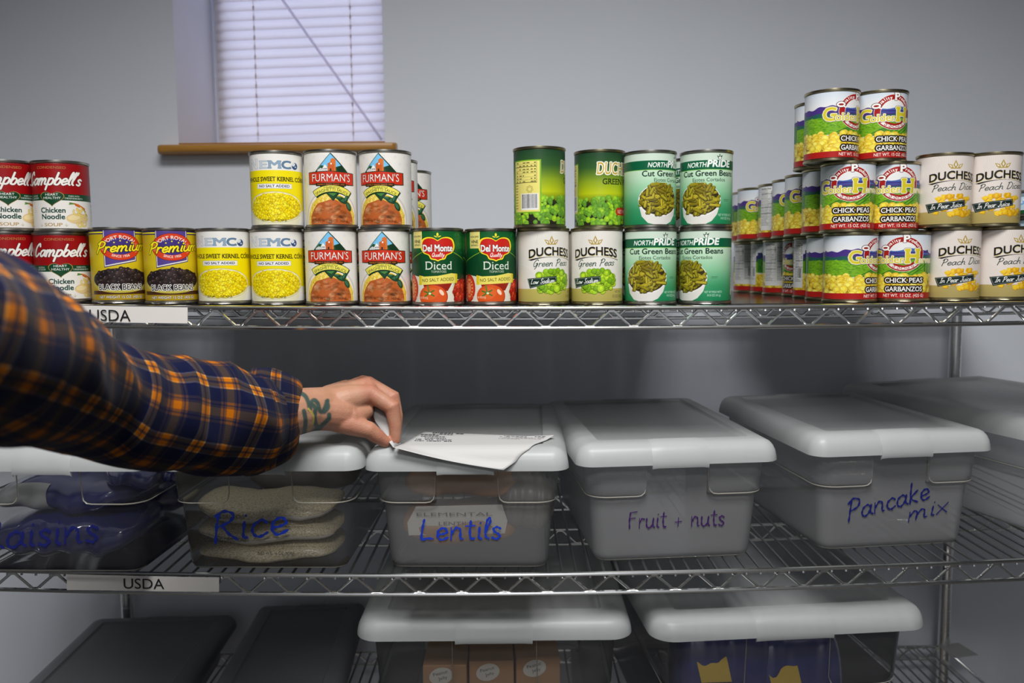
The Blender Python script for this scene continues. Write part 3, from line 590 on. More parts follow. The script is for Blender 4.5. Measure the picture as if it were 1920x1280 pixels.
def art_chickpea():
    a = Art(CW, 104, (226, 228, 232)); r = a.rng
    a.vgrad(80, 104, [(0, (232, 232, 232)), (1, (206, 216, 226))])
    a.poly([(-117, 60)] + [(x, (80 if -90 < x < 40 else 76) + 2.0 * math.sin(x * .11) + 1.2 * math.sin(x * .33 + 1)) for x in np.linspace(-117, 117, 160)] + [(117, 60)], (72, 50, 128))
    a.poly([(-20, 74)] + [(x, 77 + 3 * math.sin((x + 16) * .09)) for x in np.linspace(-18, 40, 30)] + [(40, 72), (-20, 72)], (70, 110, 176))
    a.poly([(-117, 40), (-117, 84), (-108, 84), (-105, 78), (-100, 80), (-98, 76), (-92, 79), (-90, 60), (-90, 40)], (52, 60, 110)); a.rect(-117, -90, 40, 70, (60, 128, 40))
    for i in range(120): a.ellipse(r.uniform(-116, -92), r.uniform(42, 72), 1.4, .8, [(40, 100, 40), (100, 170, 50), (30, 84, 40)][i % 3], r.uniform(0, 3), .8)
    a.poly([(-90, 40), (-90, 72)] + [(x, 70 + math.sin(x * .2)) for x in range(-88, 118, 6)] + [(117, 40)], (40, 92, 84)); a.rect(-90, 117, 36, 64, (118, 172, 34))
    for i in range(420): a.ellipse(r.uniform(-88, 60), r.uniform(38, 65), r.uniform(1, 3), .7, [(90, 150, 30), (146, 196, 44), (70, 130, 34)][i % 3], r.uniform(-.4, .4), .7)
    for k in range(7): a.stroke([(-40 + 8 * k, 36), (-8 + 7 * k, 50 + k)], 2, (40, 104, 44), .7)
    for k in range(5): a.poly([(30 + 5 * k, 36), (33 + 5 * k, 36), (33 + 3 * k, 66)], (30, 92, 46))
    pts = sorted([(r.uniform(-117, 117), r.uniform(8, 38)) for _ in range(230)], key=lambda q: -q[1])
    a.rect(-117, 117, 8, 34, (196, 156, 30))
    for x, y in pts: a.bits(1, x, y, .1, .1, 5.2, [(236, 206, 66), (228, 192, 50), (242, 218, 92), (220, 182, 44)], 1.12, (252, 240, 190))
    ring = lambda ro, ri, a0, a1: arcpts(0, 72.8, ro, a0, a1, 40) + list(reversed(arcpts(0, 72.8, ri, a0, a1, 40)))
    a.poly(elpts(0, 72.8, 21, 21), (232, 230, 226), .0); a.poly(arcpts(0, 72.8, 20, -90, 90, 40), (232, 232, 230)); a.poly([(-20, 72.8), (20, 72.8), (20, 80)] + [(x, 80 + 2 * math.sin(x * .15)) for x in range(20, -21, -4)], (70, 108, 176)); a.poly([(-20, 72.8), (20, 72.8), (20, 76), (-20, 77)], (60, 56, 132))
    for rr, c in ((28.6, (240, 236, 230)), (28, (164, 26, 24))): a.poly(ring(rr, 19.4 if rr > 28.3 else 20, -112, 112), c); a.poly(ring(rr, 18.4, 126, 234), c)
    a.poly(ring(26, 21.5, 130, 230), (236, 232, 226)); 
    for k in range(-3, 4):
        if k: a.stroke(arcpts(k * 6.2, 72.8 - math.sqrt(23.6 ** 2 - (k * 6.2) ** 2), 1.6, 0, 300, 10), .8, (164, 26, 24))
    a.ellipse(0, 49.4, 3.2, 2.2, (164, 26, 24)); a.ellipse(0, 49.4, 2.4, 1.5, (240, 236, 230))
    for ch, an, h in zip('uality', (-50, -41, -32.5, -26, -19.5, -11), (5.4,) * 6):
        a.text(ch, 23 * math.sin(math.radians(an)) - 1, 72.8 + 21.6 * math.cos(math.radians(an)) - .4, h * .9, (244, 242, 236), bold=.045, rot=-math.radians(an))
    for ch, an in zip('roducts', (20, 29, 38, 47, 55.5, 63, 70)):
        a.text(ch, 22.6 * math.sin(math.radians(an)), 72.8 + 22 * math.cos(math.radians(an)), 4.9, (244, 242, 236), bold=.045, rot=-math.radians(an))
    a.ellipse(-25.4, 83.4, 7, 5.2, (60, 20, 20)); a.ellipse(-25.4, 83.4, 6.2, 4.4, (244, 242, 236)); a.ellipse(-25.4, 83.4, 3.6, 1.6, (150, 26, 24)); a.stroke([(-23, 81), (-18.5, 79)], 2, (244, 242, 236))
    a.text('P', 4, 92.2, 11.4, (246, 244, 238), wd=7.4, bold=.05, serif=3, outline=((70, 24, 24), .7))
    yel = (214, 198, 46); ol = [((60, 40, 60), 1.5), ((246, 242, 226), 1.1)]
    a.text('G', -40.5, 58.5, 20.5, yel, wd=17, bold=.03, serif=2, outline=ol); a.text('olden', -15.5, 58.5, 11.4, yel, wd=34, bold=.02, serif=2, outline=ol)
    a.text('H', 12.5, 58.5, 22, yel, wd=17, bold=.05, serif=4, outline=ol); a.text('arvest', 37, 58.5, 9.6, (222, 206, 90), wd=31, bold=.01, serif=2, outline=ol)
    for t, y, w in (('CHICK PEAS', 26.2, 53), ('GARBANZOS', 11.8, 52)): a.text(t, 2, y, 7.6, (244, 242, 236), wd=w, bold=.03, serif=2, outline=((26, 20, 22), 2.0))
    a.rect(-117, 117, 0, 9.6, (172, 28, 24)); a.text('NET WT. 15 OZ. (425 G)', 2, 2.4, 5, (244, 240, 232), wd=58, bold=.02)
    a.facts(66, 93, 14, 103); a.facts(93, 113, 14, 103, title=False); a.barcode(100, 112, 30, 52)
    return a
def art_tuna():
    a = Art(CW, 34, (186, 210, 224)); a.rect(-117, 117, 0, 6, (24, 84, 48)); a.rect(-117, 117, 28, 34, (120, 140, 150))
    for k in range(8): a.stroke(arcpts(-90 + 28 * k, 40, 26, 130, 220), 2.6, (120, 168, 214)); a.stroke(arcpts(-90 + 28 * k, 44, 26, 130, 220), 1.4, (226, 236, 242))
    a.stroke([(-117, 7), (117, 7)], .8, (236, 240, 240)); return a
# ---------------------------------------------------------------- the room
YW = 1.83; WT = 0.30                                # back wall plane and its thickness (deep window reveal)
WX0, WX1, WZ0, WZ1 = -0.722, -0.2724, 1.722, 2.36   # window opening
RX0, RX1, RY0, RZ1 = -2.3, 2.5, -1.9, 3.0
w = MB()
for x0, x1, z0, z1 in ((RX0, WX0, 0, RZ1), (WX1, RX1, 0, RZ1), (WX0, WX1, 0, WZ0), (WX0, WX1, WZ1, RZ1)):
    w.box(((x0 + x1) / 2, YW + WT / 2, (z0 + z1) / 2), (x1 - x0, WT, z1 - z0))
w.build('wall_back', M['wall'], kind='structure', smooth=0)
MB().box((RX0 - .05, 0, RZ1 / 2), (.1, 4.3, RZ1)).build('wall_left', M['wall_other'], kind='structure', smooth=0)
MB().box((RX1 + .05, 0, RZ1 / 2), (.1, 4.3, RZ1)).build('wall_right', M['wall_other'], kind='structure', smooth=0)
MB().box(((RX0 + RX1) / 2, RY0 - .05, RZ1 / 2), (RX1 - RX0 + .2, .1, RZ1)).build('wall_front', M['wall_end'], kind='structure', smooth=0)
MB().box(((RX0 + RX1) / 2, .1, -.05), (RX1 - RX0 + .2, 4.2, .1)).build('floor', M['floor'], kind='structure', smooth=0)
MB().box(((RX0 + RX1) / 2, .1, RZ1 + .05), (RX1 - RX0 + .2, 4.2, .1)).build('ceiling', M['ceiling'], kind='structure', smooth=0)
# window sash and pane behind the blind
M['vinyl'] = mat('white_vinyl', (226, 228, 232), .4, noise=.01)
wf = MB(); yy = YW + WT - .035
for x0, x1, z0, z1 in ((WX0, WX0 + .03, WZ0, WZ1), (WX1 - .03, WX1, WZ0, WZ1), (WX0, WX1, WZ0, WZ0 + .03), (WX0, WX1, WZ1 - .03, WZ1)):
    wf.box(((x0 + x1) / 2, yy, (z0 + z1) / 2), (x1 - x0, .04, z1 - z0))
win = wf.build('window_1', M['vinyl'], kind='structure', smooth=0)
MB().box(((WX0 + WX1) / 2, yy, (WZ0 + WZ1) / 2), (WX1 - WX0 - .05, .005, WZ1 - WZ0 - .05)).build('pane', clear_mat('window_glass', (245, 248, 250), (230, 235, 240), .03, .02, .15), win)
# oak sill with a rounded nose and horns
def wood(name, c0, c1, sc=(2, 30, 30)):
    m = bpy.data.materials.new(name); m.use_nodes = True; nt = m.node_tree; b = nt.nodes['Principled BSDF']; b.inputs['Roughness'].default_value = .35
    tc = nt.nodes.new('ShaderNodeTexCoord'); mp = nt.nodes.new('ShaderNodeMapping'); mp.inputs['Scale'].default_value = sc
    n = nt.nodes.new('ShaderNodeTexNoise'); n.inputs['Scale'].default_value = 3; n.inputs['Detail'].default_value = 6; r = nt.nodes.new('ShaderNodeValToRGB')
    r.color_ramp.elements[0].position = .35; r.color_ramp.elements[1].position = .7
    r.color_ramp.elements[0].color = lin(c0) + (1,); r.color_ramp.elements[1].color = lin(c1) + (1,)
    for a, c in ((tc.outputs['Object'], mp.inputs[0]), (mp.outputs[0], n.inputs['Vector']), (n.outputs['Fac'], r.inputs[0]), (r.outputs[0], b.inputs['Base Color'])): nt.links.new(a, c)
    return m
M['oak'] = wood('oak_varnish', (166, 114, 44), (198, 146, 68))
s = MB(); sx0, sx1 = -.757, -.2455; yb, yf, z0, z1 = YW, 1.795, 1.7045, 1.7235
prof = [(yb, z0), (yf + .008, z0), (yf + .002, z0 + .003), (yf, z0 + .0095), (yf + .002, z1 - .003), (yf + .008, z1), (yb, z1)]
s.loft([[(x + e, y if y == yb else y + q, z) for y, z in prof] for x, e, q in ((sx0, 0, .006), (sx0, .004, .001), (sx0, .009, 0), (sx1, -.009, 0), (sx1, -.004, .001), (sx1, 0, .006))])
s.box(((WX0 + WX1) / 2, YW + .11, (WZ0 + z0) / 2 + .008), (WX1 - WX0, .22, .0185))
s.build('trim_1', M['oak'], kind='structure', smooth=40)

# mini blind
bt = bpy.data.materials.new('blind_slat'); bt.use_nodes = True; nt = bt.node_tree; b = nt.nodes['Principled BSDF']
b.inputs['Base Color'].default_value = (.72, .71, .74, 1); b.inputs['Roughness'].default_value = .4
tl = nt.nodes.new('ShaderNodeBsdfTranslucent'); tl.inputs[0].default_value = (1.0, .84, .72, 1); mx = nt.nodes.new('ShaderNodeMixShader'); mx.inputs[0].default_value = .45
nt.links.new(b.outputs[0], mx.inputs[1]); nt.links.new(tl.outputs[0], mx.inputs[2]); nt.links.new(mx.outputs[0], nt.nodes['Material Output'].inputs[0])
blind = empty('window_blind', 'white horizontal mini blind hanging in the deep window recess above the oak sill', 'blind', (0, 2.062, 1.722))
BX0, BX1, TILT, PITCHS = -.712, -.278, .026, .0229
bm_ = MB(); w2 = BX1 - BX0; sl = []
for i in range(6):
    t = i / 5 - .5; sl.append((-.0046 * (1 - (2 * t) ** 2) + .002, t * .0268))
bm_.loft([[(x, y, z) for y, z in sl] for x in (-w2 / 2, -w2 / 6, w2 / 6, w2 / 2)], cap=False, closed=False)
slat_me = bm_.mesh('slat', bt, 60)
N = 25
for i in range(N):
    o = ob('slat', slat_me, blind, loc=((BX0 + BX1) / 2, 0, .052 + PITCHS * i)); o.rotation_euler = (-.24, -TILT * (1 + .012 * i), 0)
br = MB().box((0, 0, 0), (w2, .018, .010), bev=.002).build('bottom_rail', M['vinyl'], blind, loc=((BX0 + BX1) / 2, 0, .030)); br.rotation_euler = (0, -TILT, 0)
MB().box(((BX0 + BX1) / 2, 0, .60), (w2, .028, .028), bev=.003).build('head_rail', M['vinyl'], blind)
for px in (482, 661):
    x = P(px, 140, 2.06).x
    lc = MB(); lc.tube([(x, -.013, .03), (x, -.013, .6)], .0007, 5); lc.tube([(x, .013, .03), (x, .013, .6)], .0007, 5)
    for i in range(N): lc.box((x, -.0125, .052 + PITCHS * i + .009), (.0035, .002, .009))  # pale blocks standing in for daylight showing through the cord holes
    lc.build('ladder_cord_hole_light', bt, blind)
a, b2 = P(530, 0, 2.035), P(716, 262, 2.035); d = b2 - a
MB().tube([v - Vector((0, 2.062, 1.722)) for v in (a - d * .25, b2)], .0032, 6).build('tilt_wand', clear_mat('wand_plastic', (246, 244, 250), (236, 230, 242), .38, .15, .08), blind)

# ---------------------------------------------------------------- wire shelving unit
SX0, SX1, SY0, SY1 = -.857, .953, 1.155, 1.765
zt = lambda x: 1.39700 - .00797 * x + .01138 * x * x
zl = lambda x: 1.01270 + .0003 * x + .0255 * min(x * x, .75)
zb = lambda x: .605
unit = empty('wire_shelving_unit', 'chrome wire shelving unit holding the cans and plastic storage bins', 'shelving', ((SX0 + SX1) / 2, (SY0 + SY1) / 2, 0))
UO = Vector(unit.location)
loc = lambda p: Vector(p) - UO
for x in (SX0, SX1):
    for y in (SY0 + .018, SY1 - .0):
        p = MB(); p.lathe([(.0001, 0), (.0135, 0), (.0125, .02)] + [q for k in range(53) for q in ((.0125, .03 + .0254 * k), (.0119, .0305 + .0254 * k), (.0119, .032 + .0254 * k), (.0125, .0325 + .0254 * k))] + [(.0125, 1.392), (.010, 1.397), (.0001, 1.398)], 16)
        p.build('post', M['chrome'], unit, loc=loc((x, y, 0)))
def xs_(n=37): return [SX0 + (SX1 - SX0) * k / (n - 1) for k in range(n)]
for zf in (zt, zl, zb):
    rim = MB()
    for dz in (0, -.0278):
        for y in (SY0, SY1): rim.tube([loc((x, y, zf(x) + dz)) for x in xs_()], .0031, 8)
        for x in (SX0 + .004, SX1 - .004): rim.tube([loc((x, SY0, zf(x) + dz)), loc((x, SY1, zf(x) + dz))], .0031, 8)
    sh = rim.build('shelf', M['chrome'], unit)
    for y, nm in ((SY0 + .001, 'truss'), (SY0 + .21, 'truss'), (SY0 + .41, 'truss'), (SY1, 'truss')):
        tr = MB(); pts = []; per = .0617; x = SX0 + .01; k = 0
        while x < SX1 - .008:
            hi = k % 2 == 0; z = zf(x) + (-.0045 if hi else -.0255)
            for e in (-.0035, .0035): pts.append(loc((x + e, y, z + (-.0012 if hi else .0012) * 0)))
            x += per / 2; k += 1
        tr.tube(pts, .0021, 6)
        if nm == 'truss' and y not in (SY0 + .001, SY1):
            tr.tube([loc((x, y, zf(x) - .002)) for x in xs_()], .0026, 6); tr.tube([loc((x, y, zf(x) - .0278)) for x in xs_()], .0026, 6)
        tr.build(nm, M['chrome'], sh)
    wm = MB(); n = int((SX1 - SX0) / .02057)
    for k in range(1, n):
        x = SX0 + .0205 * k + .003; z = zf(x)
        wm.tube([loc((x, SY0, z - .006)), loc((x, SY0 + .002, z + .0012)), loc((x, SY1 - .001, z + .0012)), loc((x, SY1, z - .006))], .0017, 5)
    wm.build('wire_mat', M['wirefar'], sh, kind='stuff')
    nm = {zt: ('smoky clear plastic liner under the rows of cans on the top shelf', SY0 + .012, SY1 - .012)}.get(zf)
    if nm:
        li = MB(); xs = xs_(25)
        li.loft([[(x, nm[1], zf(x) + .0031), (x, nm[2], zf(x) + .0031), (x, nm[2], zf(x) + .0039), (x, nm[1], zf(x) + .0039)] for x in [min(max(x, SX0 + .02), SX1 - .02) for x in xs]])
        li.build('shelf_liner', M['liner'], label=nm[0], cat='liner', smooth=0)

def text_mesh(s, h, m, name, parent, x0, z0, y, wd=None, bold=0.0, rot=0):
    cu = bpy.data.curves.new('t', 'FONT'); cu.body = s; cu.size = 1; cu.offset = bold; cu.resolution_u = 4
    o = bpy.data.objects.new('t', cu); me = o.to_mesh(); mb = MB()
    V = [Vector(v.co) for v in me.vertices]; F = [tuple(p.vertices) for p in me.polygons]; o.to_mesh_clear(); bpy.data.objects.remove(o); bpy.data.curves.remove(cu)
    x_ = min(v.x for v in V); tw = max(v.x for v in V) - x_; kx = wd / tw if wd else h / .69
    c, n = math.cos(rot), math.sin(rot); q = lambda v: ((v.x - x_) * kx, v.y * h / .69)
    mb.add([(x0 + q(v)[0] * c - q(v)[1] * n, y, z0 + q(v)[0] * n + q(v)[1] * c) for v in V], F)
    return mb.build(name, m, parent, smooth=0)
def strip_tag(px0, px1, py0, py1, tx0, tx1, tb, tt, label, ym):
    a, b_, c, d = P(px0, py1[0], ym), P(px1, py1[1], ym), P(px1, py0[1], ym), P(px0, py0[0], ym)
    m = MB(); n = 10; rr = []
    for k in range(n + 1):
        t = k / n; lo, hi = a.lerp(b_, t), d.lerp(c, t); dy = .0009 * math.sin(t * 5 + 1)
        rr.append([(lo.x, ym - .0003 + dy, lo.z), (lo.x, ym + .0003 + dy, lo.z), (hi.x, ym + .0003 + dy, hi.z), (hi.x, ym - .0003 + dy, hi.z)])
    m.loft(rr); o = m.build('shelf_tag', M['tag'], label=label, cat='tag', smooth=0)
    p, q, e = P(tx0, tb[0], ym - .0014), P(tx1, tb[1], ym - .0014), P(tx0, tt, ym - .0014)
    text_mesh('USDA', (e - p).length, M['ink'], 'lettering', o, p.x, p.z, ym - .0015, wd=(q - p).length, rot=math.atan2(q.z - p.z, q.x - p.x))
strip_tag(112, 352, (572, 576), (603, 606), 168, 245, (601, 602), 580, 'long white paper strip reading USDA on the front edge of the top shelf', SY0 - .0045)
strip_tag(125, 411, (1077, 1082), (1106, 1109), 232, 308, (1103, 1104), 1084, 'white paper strip reading USDA on the front edge of the middle shelf', SY0 - .0045)
pt = Pz(1795, 1218, zb(0) + .004)
MB().box((0, 0, 0), (.055, .06, .0008), rz=.2).build('paper_card', M['paper'], label='small blank white card lying on the wires of the bottom shelf at right', cat='card', loc=(pt.x, pt.y, zb(0) + .0036), smooth=0)

# ---------------------------------------------------------------- cans
RB = .0372
def can_meshes(H, R, metal, key):
    r = R; e = .0006
    body = MB().lathe([(.0001, .0022), (r - .005, .0022), (r - .003, 0), (r + e, .0002), (r + e + .0002, .0016), (r + e, .003), (r - .0009, .0042), (r - .0009, H - .0044), (r + e, H - .0034), (r + e + .0002, H - .0018), (r + e, H - .0002), (r - .0006, H), (r - .002, H - .0012), (r - .0024, H - .0045)], 48).mesh('can_' + key, M[metal], 30)
    lid = MB().lathe([(r - .0024, H - .0044), (r - .006, H - .0044), (r - .008, H - .0034), (r - .011, H - .0044), (r - .014, H - .0038), (r - .017, H - .0044), (.0001, H - .0042)], 40).mesh('can_lid_' + key, M[metal], 30)
    lab = bpy.data.meshes.new('can_label_' + key); vs, fs, uv = [], [], []; n = 64; zs = (.0046, H - .0048); rr = r - .0003
    for k in range(n + 1):
        t = -PI + 2 * PI * k / n
        for z in zs: vs.append((rr * math.sin(t), -rr * math.cos(t), z))
    fs = [(2 * k, 2 * k + 2, 2 * k + 3, 2 * k + 1) for k in range(n)]
    lab.from_pydata(vs, [], fs); ul = lab.uv_layers.new(name='UVMap')
    for k in range(n):
        for c, (i, v) in enumerate(((k, 0), (k + 1, 0), (k + 1, 1), (k, 1))): ul.data[k * 4 + c].uv = (i / n, v)
    lab.polygons.foreach_set('use_smooth', [True] * n)
    return body, lid, lab
KINDS = {
 'soup': ('soup_can', art_soup, 'steel', .0992), 'beans': ('bean_can', art_beans, 'steel', .1070), 'corn': ('corn_can', art_corn, 'steel', .1072),
 'sauce': ('sauce_can', art_sauce, 'steel', .1082), 'tomato': ('tomato_can', art_tomato, 'steel', .1085), 'peasw': ('pea_can', art_peas_white, 'gold', .1085),
 'peasg': ('pea_can', art_peas_green, 'gold', .1120), 'green': ('green_bean_can', art_greenbeans, 'steel', .1075), 'chick': ('chickpea_can', art_chickpea, 'gold', .0987),
 'peach': ('peach_can', art_peach, 'gold', .1035), 'tuna': ('fish_can', art_tuna, 'steel', .0400)}
MESH = {}
def can(kind, px, base, Y, ang, label, py=500, group=None, R=RB):
    name, art, metal, H = KINDS[kind]
    if kind not in MESH:
        bd, ld, lb = can_meshes(H, R, metal, kind); lb.materials.append(art().material('print_' + kind)); MESH[kind] = (bd, ld, lb)
    x = P(px, py, Y).x; z = zt(x) + .0041 + base
    rot = -math.atan2(x, Y) + math.radians(ang)
    o = empty(name, label, 'can', (x, Y, z), rot, group)
    for nm, me in zip(('can_body', 'can_lid', 'paper_label'), MESH[kind]): ob(nm, me, o)
    return o
hs = {k: v[3] + .0004 for k, v in KINDS.items()}
G = {'soup': 'red and white soup cans', 'beans': 'yellow black bean cans', 'corn': 'yellow and white corn cans', 'sauce': 'white spaghetti sauce cans', 'tomato': 'green diced tomato cans', 'peasw': 'white green pea cans', 'peasg': 'green gradient pea cans', 'green': 'pale green cut green bean cans', 'chick': 'chick pea cans', 'peach': 'white peach dices cans', 'tuna': 'short blue cans'}
def C(kind, px, lev, Y, ang, label, dz=0): return can(kind, px, lev * hs[kind] + dz, Y, ang, label, group=G[kind], py=520 - 140 * lev)
YF = 1.203
C('soup', 22, 0, YF, 2, 'soup can in the bottom row at the left edge, half behind the sleeve')
C('soup', 120, 0, YF, -6, 'red and white soup can on the shelf beside the black bean cans')
C('soup', 148, 0, YF + .082, 10, 'soup can standing behind, seen as a sliver left of the black beans')
C('soup', 17, 1, YF, -2, 'soup can in the upper row, cut by the left edge of the picture')
C('soup', 116.5, 1, YF, -20, 'soup can in the upper row, right one, above the black beans level')
C('beans', 224, 0, YF, 2, 'yellow black beans can next to the red soup cans')
C('beans', 322.5, 0, YF, 0, 'yellow black beans can next to the yellow corn can')
C('corn', 422, 0, YF, -5, 'yellow and white corn can in the bottom row beside the black beans')
C('corn', 521, 0, YF, -2.5, 'yellow and white corn can in the bottom row under another corn can')
C('corn', 520.5, 1, YF, 0, 'yellow and white corn can stacked on top in the upper row')
C('sauce', 622, 0, YF, -5, 'white spaghetti sauce can in the bottom row beside the corn')
C('sauce', 722, 0, YF, -5, 'white spaghetti sauce can in the bottom row beside the diced tomatoes')
C('sauce', 621.5, 1, YF, 0, 'white spaghetti sauce can in the upper row beside the corn')
C('sauce', 724, 1, YF, -15, 'white spaghetti sauce can in the upper row, right end of its front pair')
C('sauce', 739, 0, YF + .097, 0, 'white spaghetti sauce can on the shelf, second from the front')
C('sauce', 739, 1, YF + .097, 0, 'spaghetti sauce can in the upper row, second from the front, a narrow sliver')
C('sauce', 769, 0, YF + .245, -4, 'white spaghetti sauce can on the shelf, rearmost, under another')
C('sauce', 769, 1, YF + .245, -4, 'spaghetti sauce can in the upper row, rearmost, showing the most at the right')
C('tomato', 821, 0, YF - .006, 0, 'green diced tomatoes can beside the spaghetti sauce cans')
C('tomato', 921, 0, YF + .010, 10.5, 'green diced tomatoes can beside the white green pea cans')
C('peasw', 1019, 0, YF, 19, 'white green peas can under the dark green can turned to its barcode')
C('peasw', 1119, 0, YF, -3, 'white low sodium green peas can beside the pale green bean cans')
can('peasg', 1011.5, hs['peasw'], YF - .004, 104, 'dark green peas can on top, turned to its barcode and nutrition panel', py=350, group=G['peasg'])
can('peasg', 1124, hs['peasw'], YF + .03, 44, 'dark green peas can on top, showing part of a gold name', py=350, group=G['peasg'])
C('green', 1219.5, 0, YF, 4.5, 'pale green cut green beans can, bottom left of four')
C('green', 1321.5, 0, YF, -28, 'pale green cut green beans can, bottom right of four')
C('green', 1218.5, 1, YF, 39, 'pale green cut green beans can, top left of four')
C('green', 1323.5, 1, YF, 0, 'pale green cut green beans can, top right of four')
C('green', 1303, 0, YF + .08, -30, 'pale green cut green beans can on the shelf behind the bottom right one')
C('green', 1303, 1, YF + .08, -30, 'pale green cut green beans can on top behind the gap of the upper two')
C('chick', 1593, 0, YF, 73, 'front chick pea can of the bottom layer, left one, turned to the fields')
C('chick', 1690, 0, YF, 3, 'front chick pea can of the bottom layer, right one, beside the peaches')
C('chick', 1588.5, 1, YF, 7.6, 'front chick pea can of the middle layer, left one, whole ring in view')
C('chick', 1670.5, 1, YF + .012, 17.7, 'front chick pea can of the middle layer, right one, beside the peaches')
C('chick', 1559, 2, YF, 58, 'chick pea can on the very top, left one, turned to the fields')
C('chick', 1648.5, 2, YF + .012, 32, 'chick pea can on the very top, right one')
C('chick', 1537, 2, YF + .085, 76, 'chick pea can on the very top, behind, seen as a sliver at the left')
def col(i, left): 
    Y = YF + .0765 * i; hw = FPX * (RB + .0008) / (Y + .02); return left + hw, Y
BT = ((1513, 75), (1489, 150), (1468, -34), (1431, 197), (1408, 140), (1376, 190)); MD = ((1506, 78), (1473, 27), (1449, 36), (1423, 200), (1384, 42), (1373, 80))
ORD = ('second', 'third', 'fourth', 'fifth', 'sixth', 'seventh')
SB = ('field and mountains', 'nutrition panel and barcode', 'red ring and name', 'white nutrition panel', 'white panel with barcode', 'nutrition panel')
SM = ('field and mountains', 'gold G and red ring', 'gold G', 'nutrition panel', 'field and gold G', 'field')
for lev, T, S, nm in ((0, BT, SB, 'bottom'), (1, MD, SM, 'middle')):
    for i, (l, an) in enumerate(T):
        px, Y = col(i + 1, l); C('chick', px, lev, Y, an, 'chick pea can, %s layer, %s from the front, showing %s' % (nm, ORD[i], S[i]))
C('peach', 1783, 0, YF, 26, 'white peach dices can in the bottom row beside the chick peas')
C('peach', 1876, 0, YF, 38, 'white peach dices can in the bottom row, cut by the right edge of the picture')
C('peach', 1768, 1, YF, 23, 'white peach dices can in the upper row beside the chick peas')
C('peach', 1858, 1, YF, 21, 'white peach dices can in the upper row, right-hand one')
for k in range(4): C('tuna', 1945, k, YF + .09, 20, 'short pale blue can behind the peaches, %s of its stack' % ('bottom', 'second from the bottom', 'second from the top', 'top')[k])

# unseen rows added behind the front cans; they shade the wall below the shelf
for kind, px, r0 in (('soup', 22, 1), ('soup', 120, 2), ('beans', 224, 1), ('beans', 322.5, 1), ('corn', 422, 1), ('corn', 521, 1), ('sauce', 622, 1), ('sauce', 722, 4), ('tomato', 821, 1), ('tomato', 921, 1), ('peasw', 1019, 1), ('peasw', 1119, 1), ('green', 1219.5, 1), ('green', 1321.5, 2), ('chick', 1690, 1), ('peach', 1783, 1), ('peach', 1876, 2)):
    x0 = P(px, 520, YF).x
    for k in range(r0, 5 if px == 120 else 7):
        Y = YF + .002 + .0772 * k; q = proj((x0, Y, 1.45))
        C(kind, q[0], 0, Y, 8 * math.sin(k * 2.3 + px), '%s in the rows hidden behind the front %s' % (KINDS[kind][0].replace('_', ' '), G[kind]))
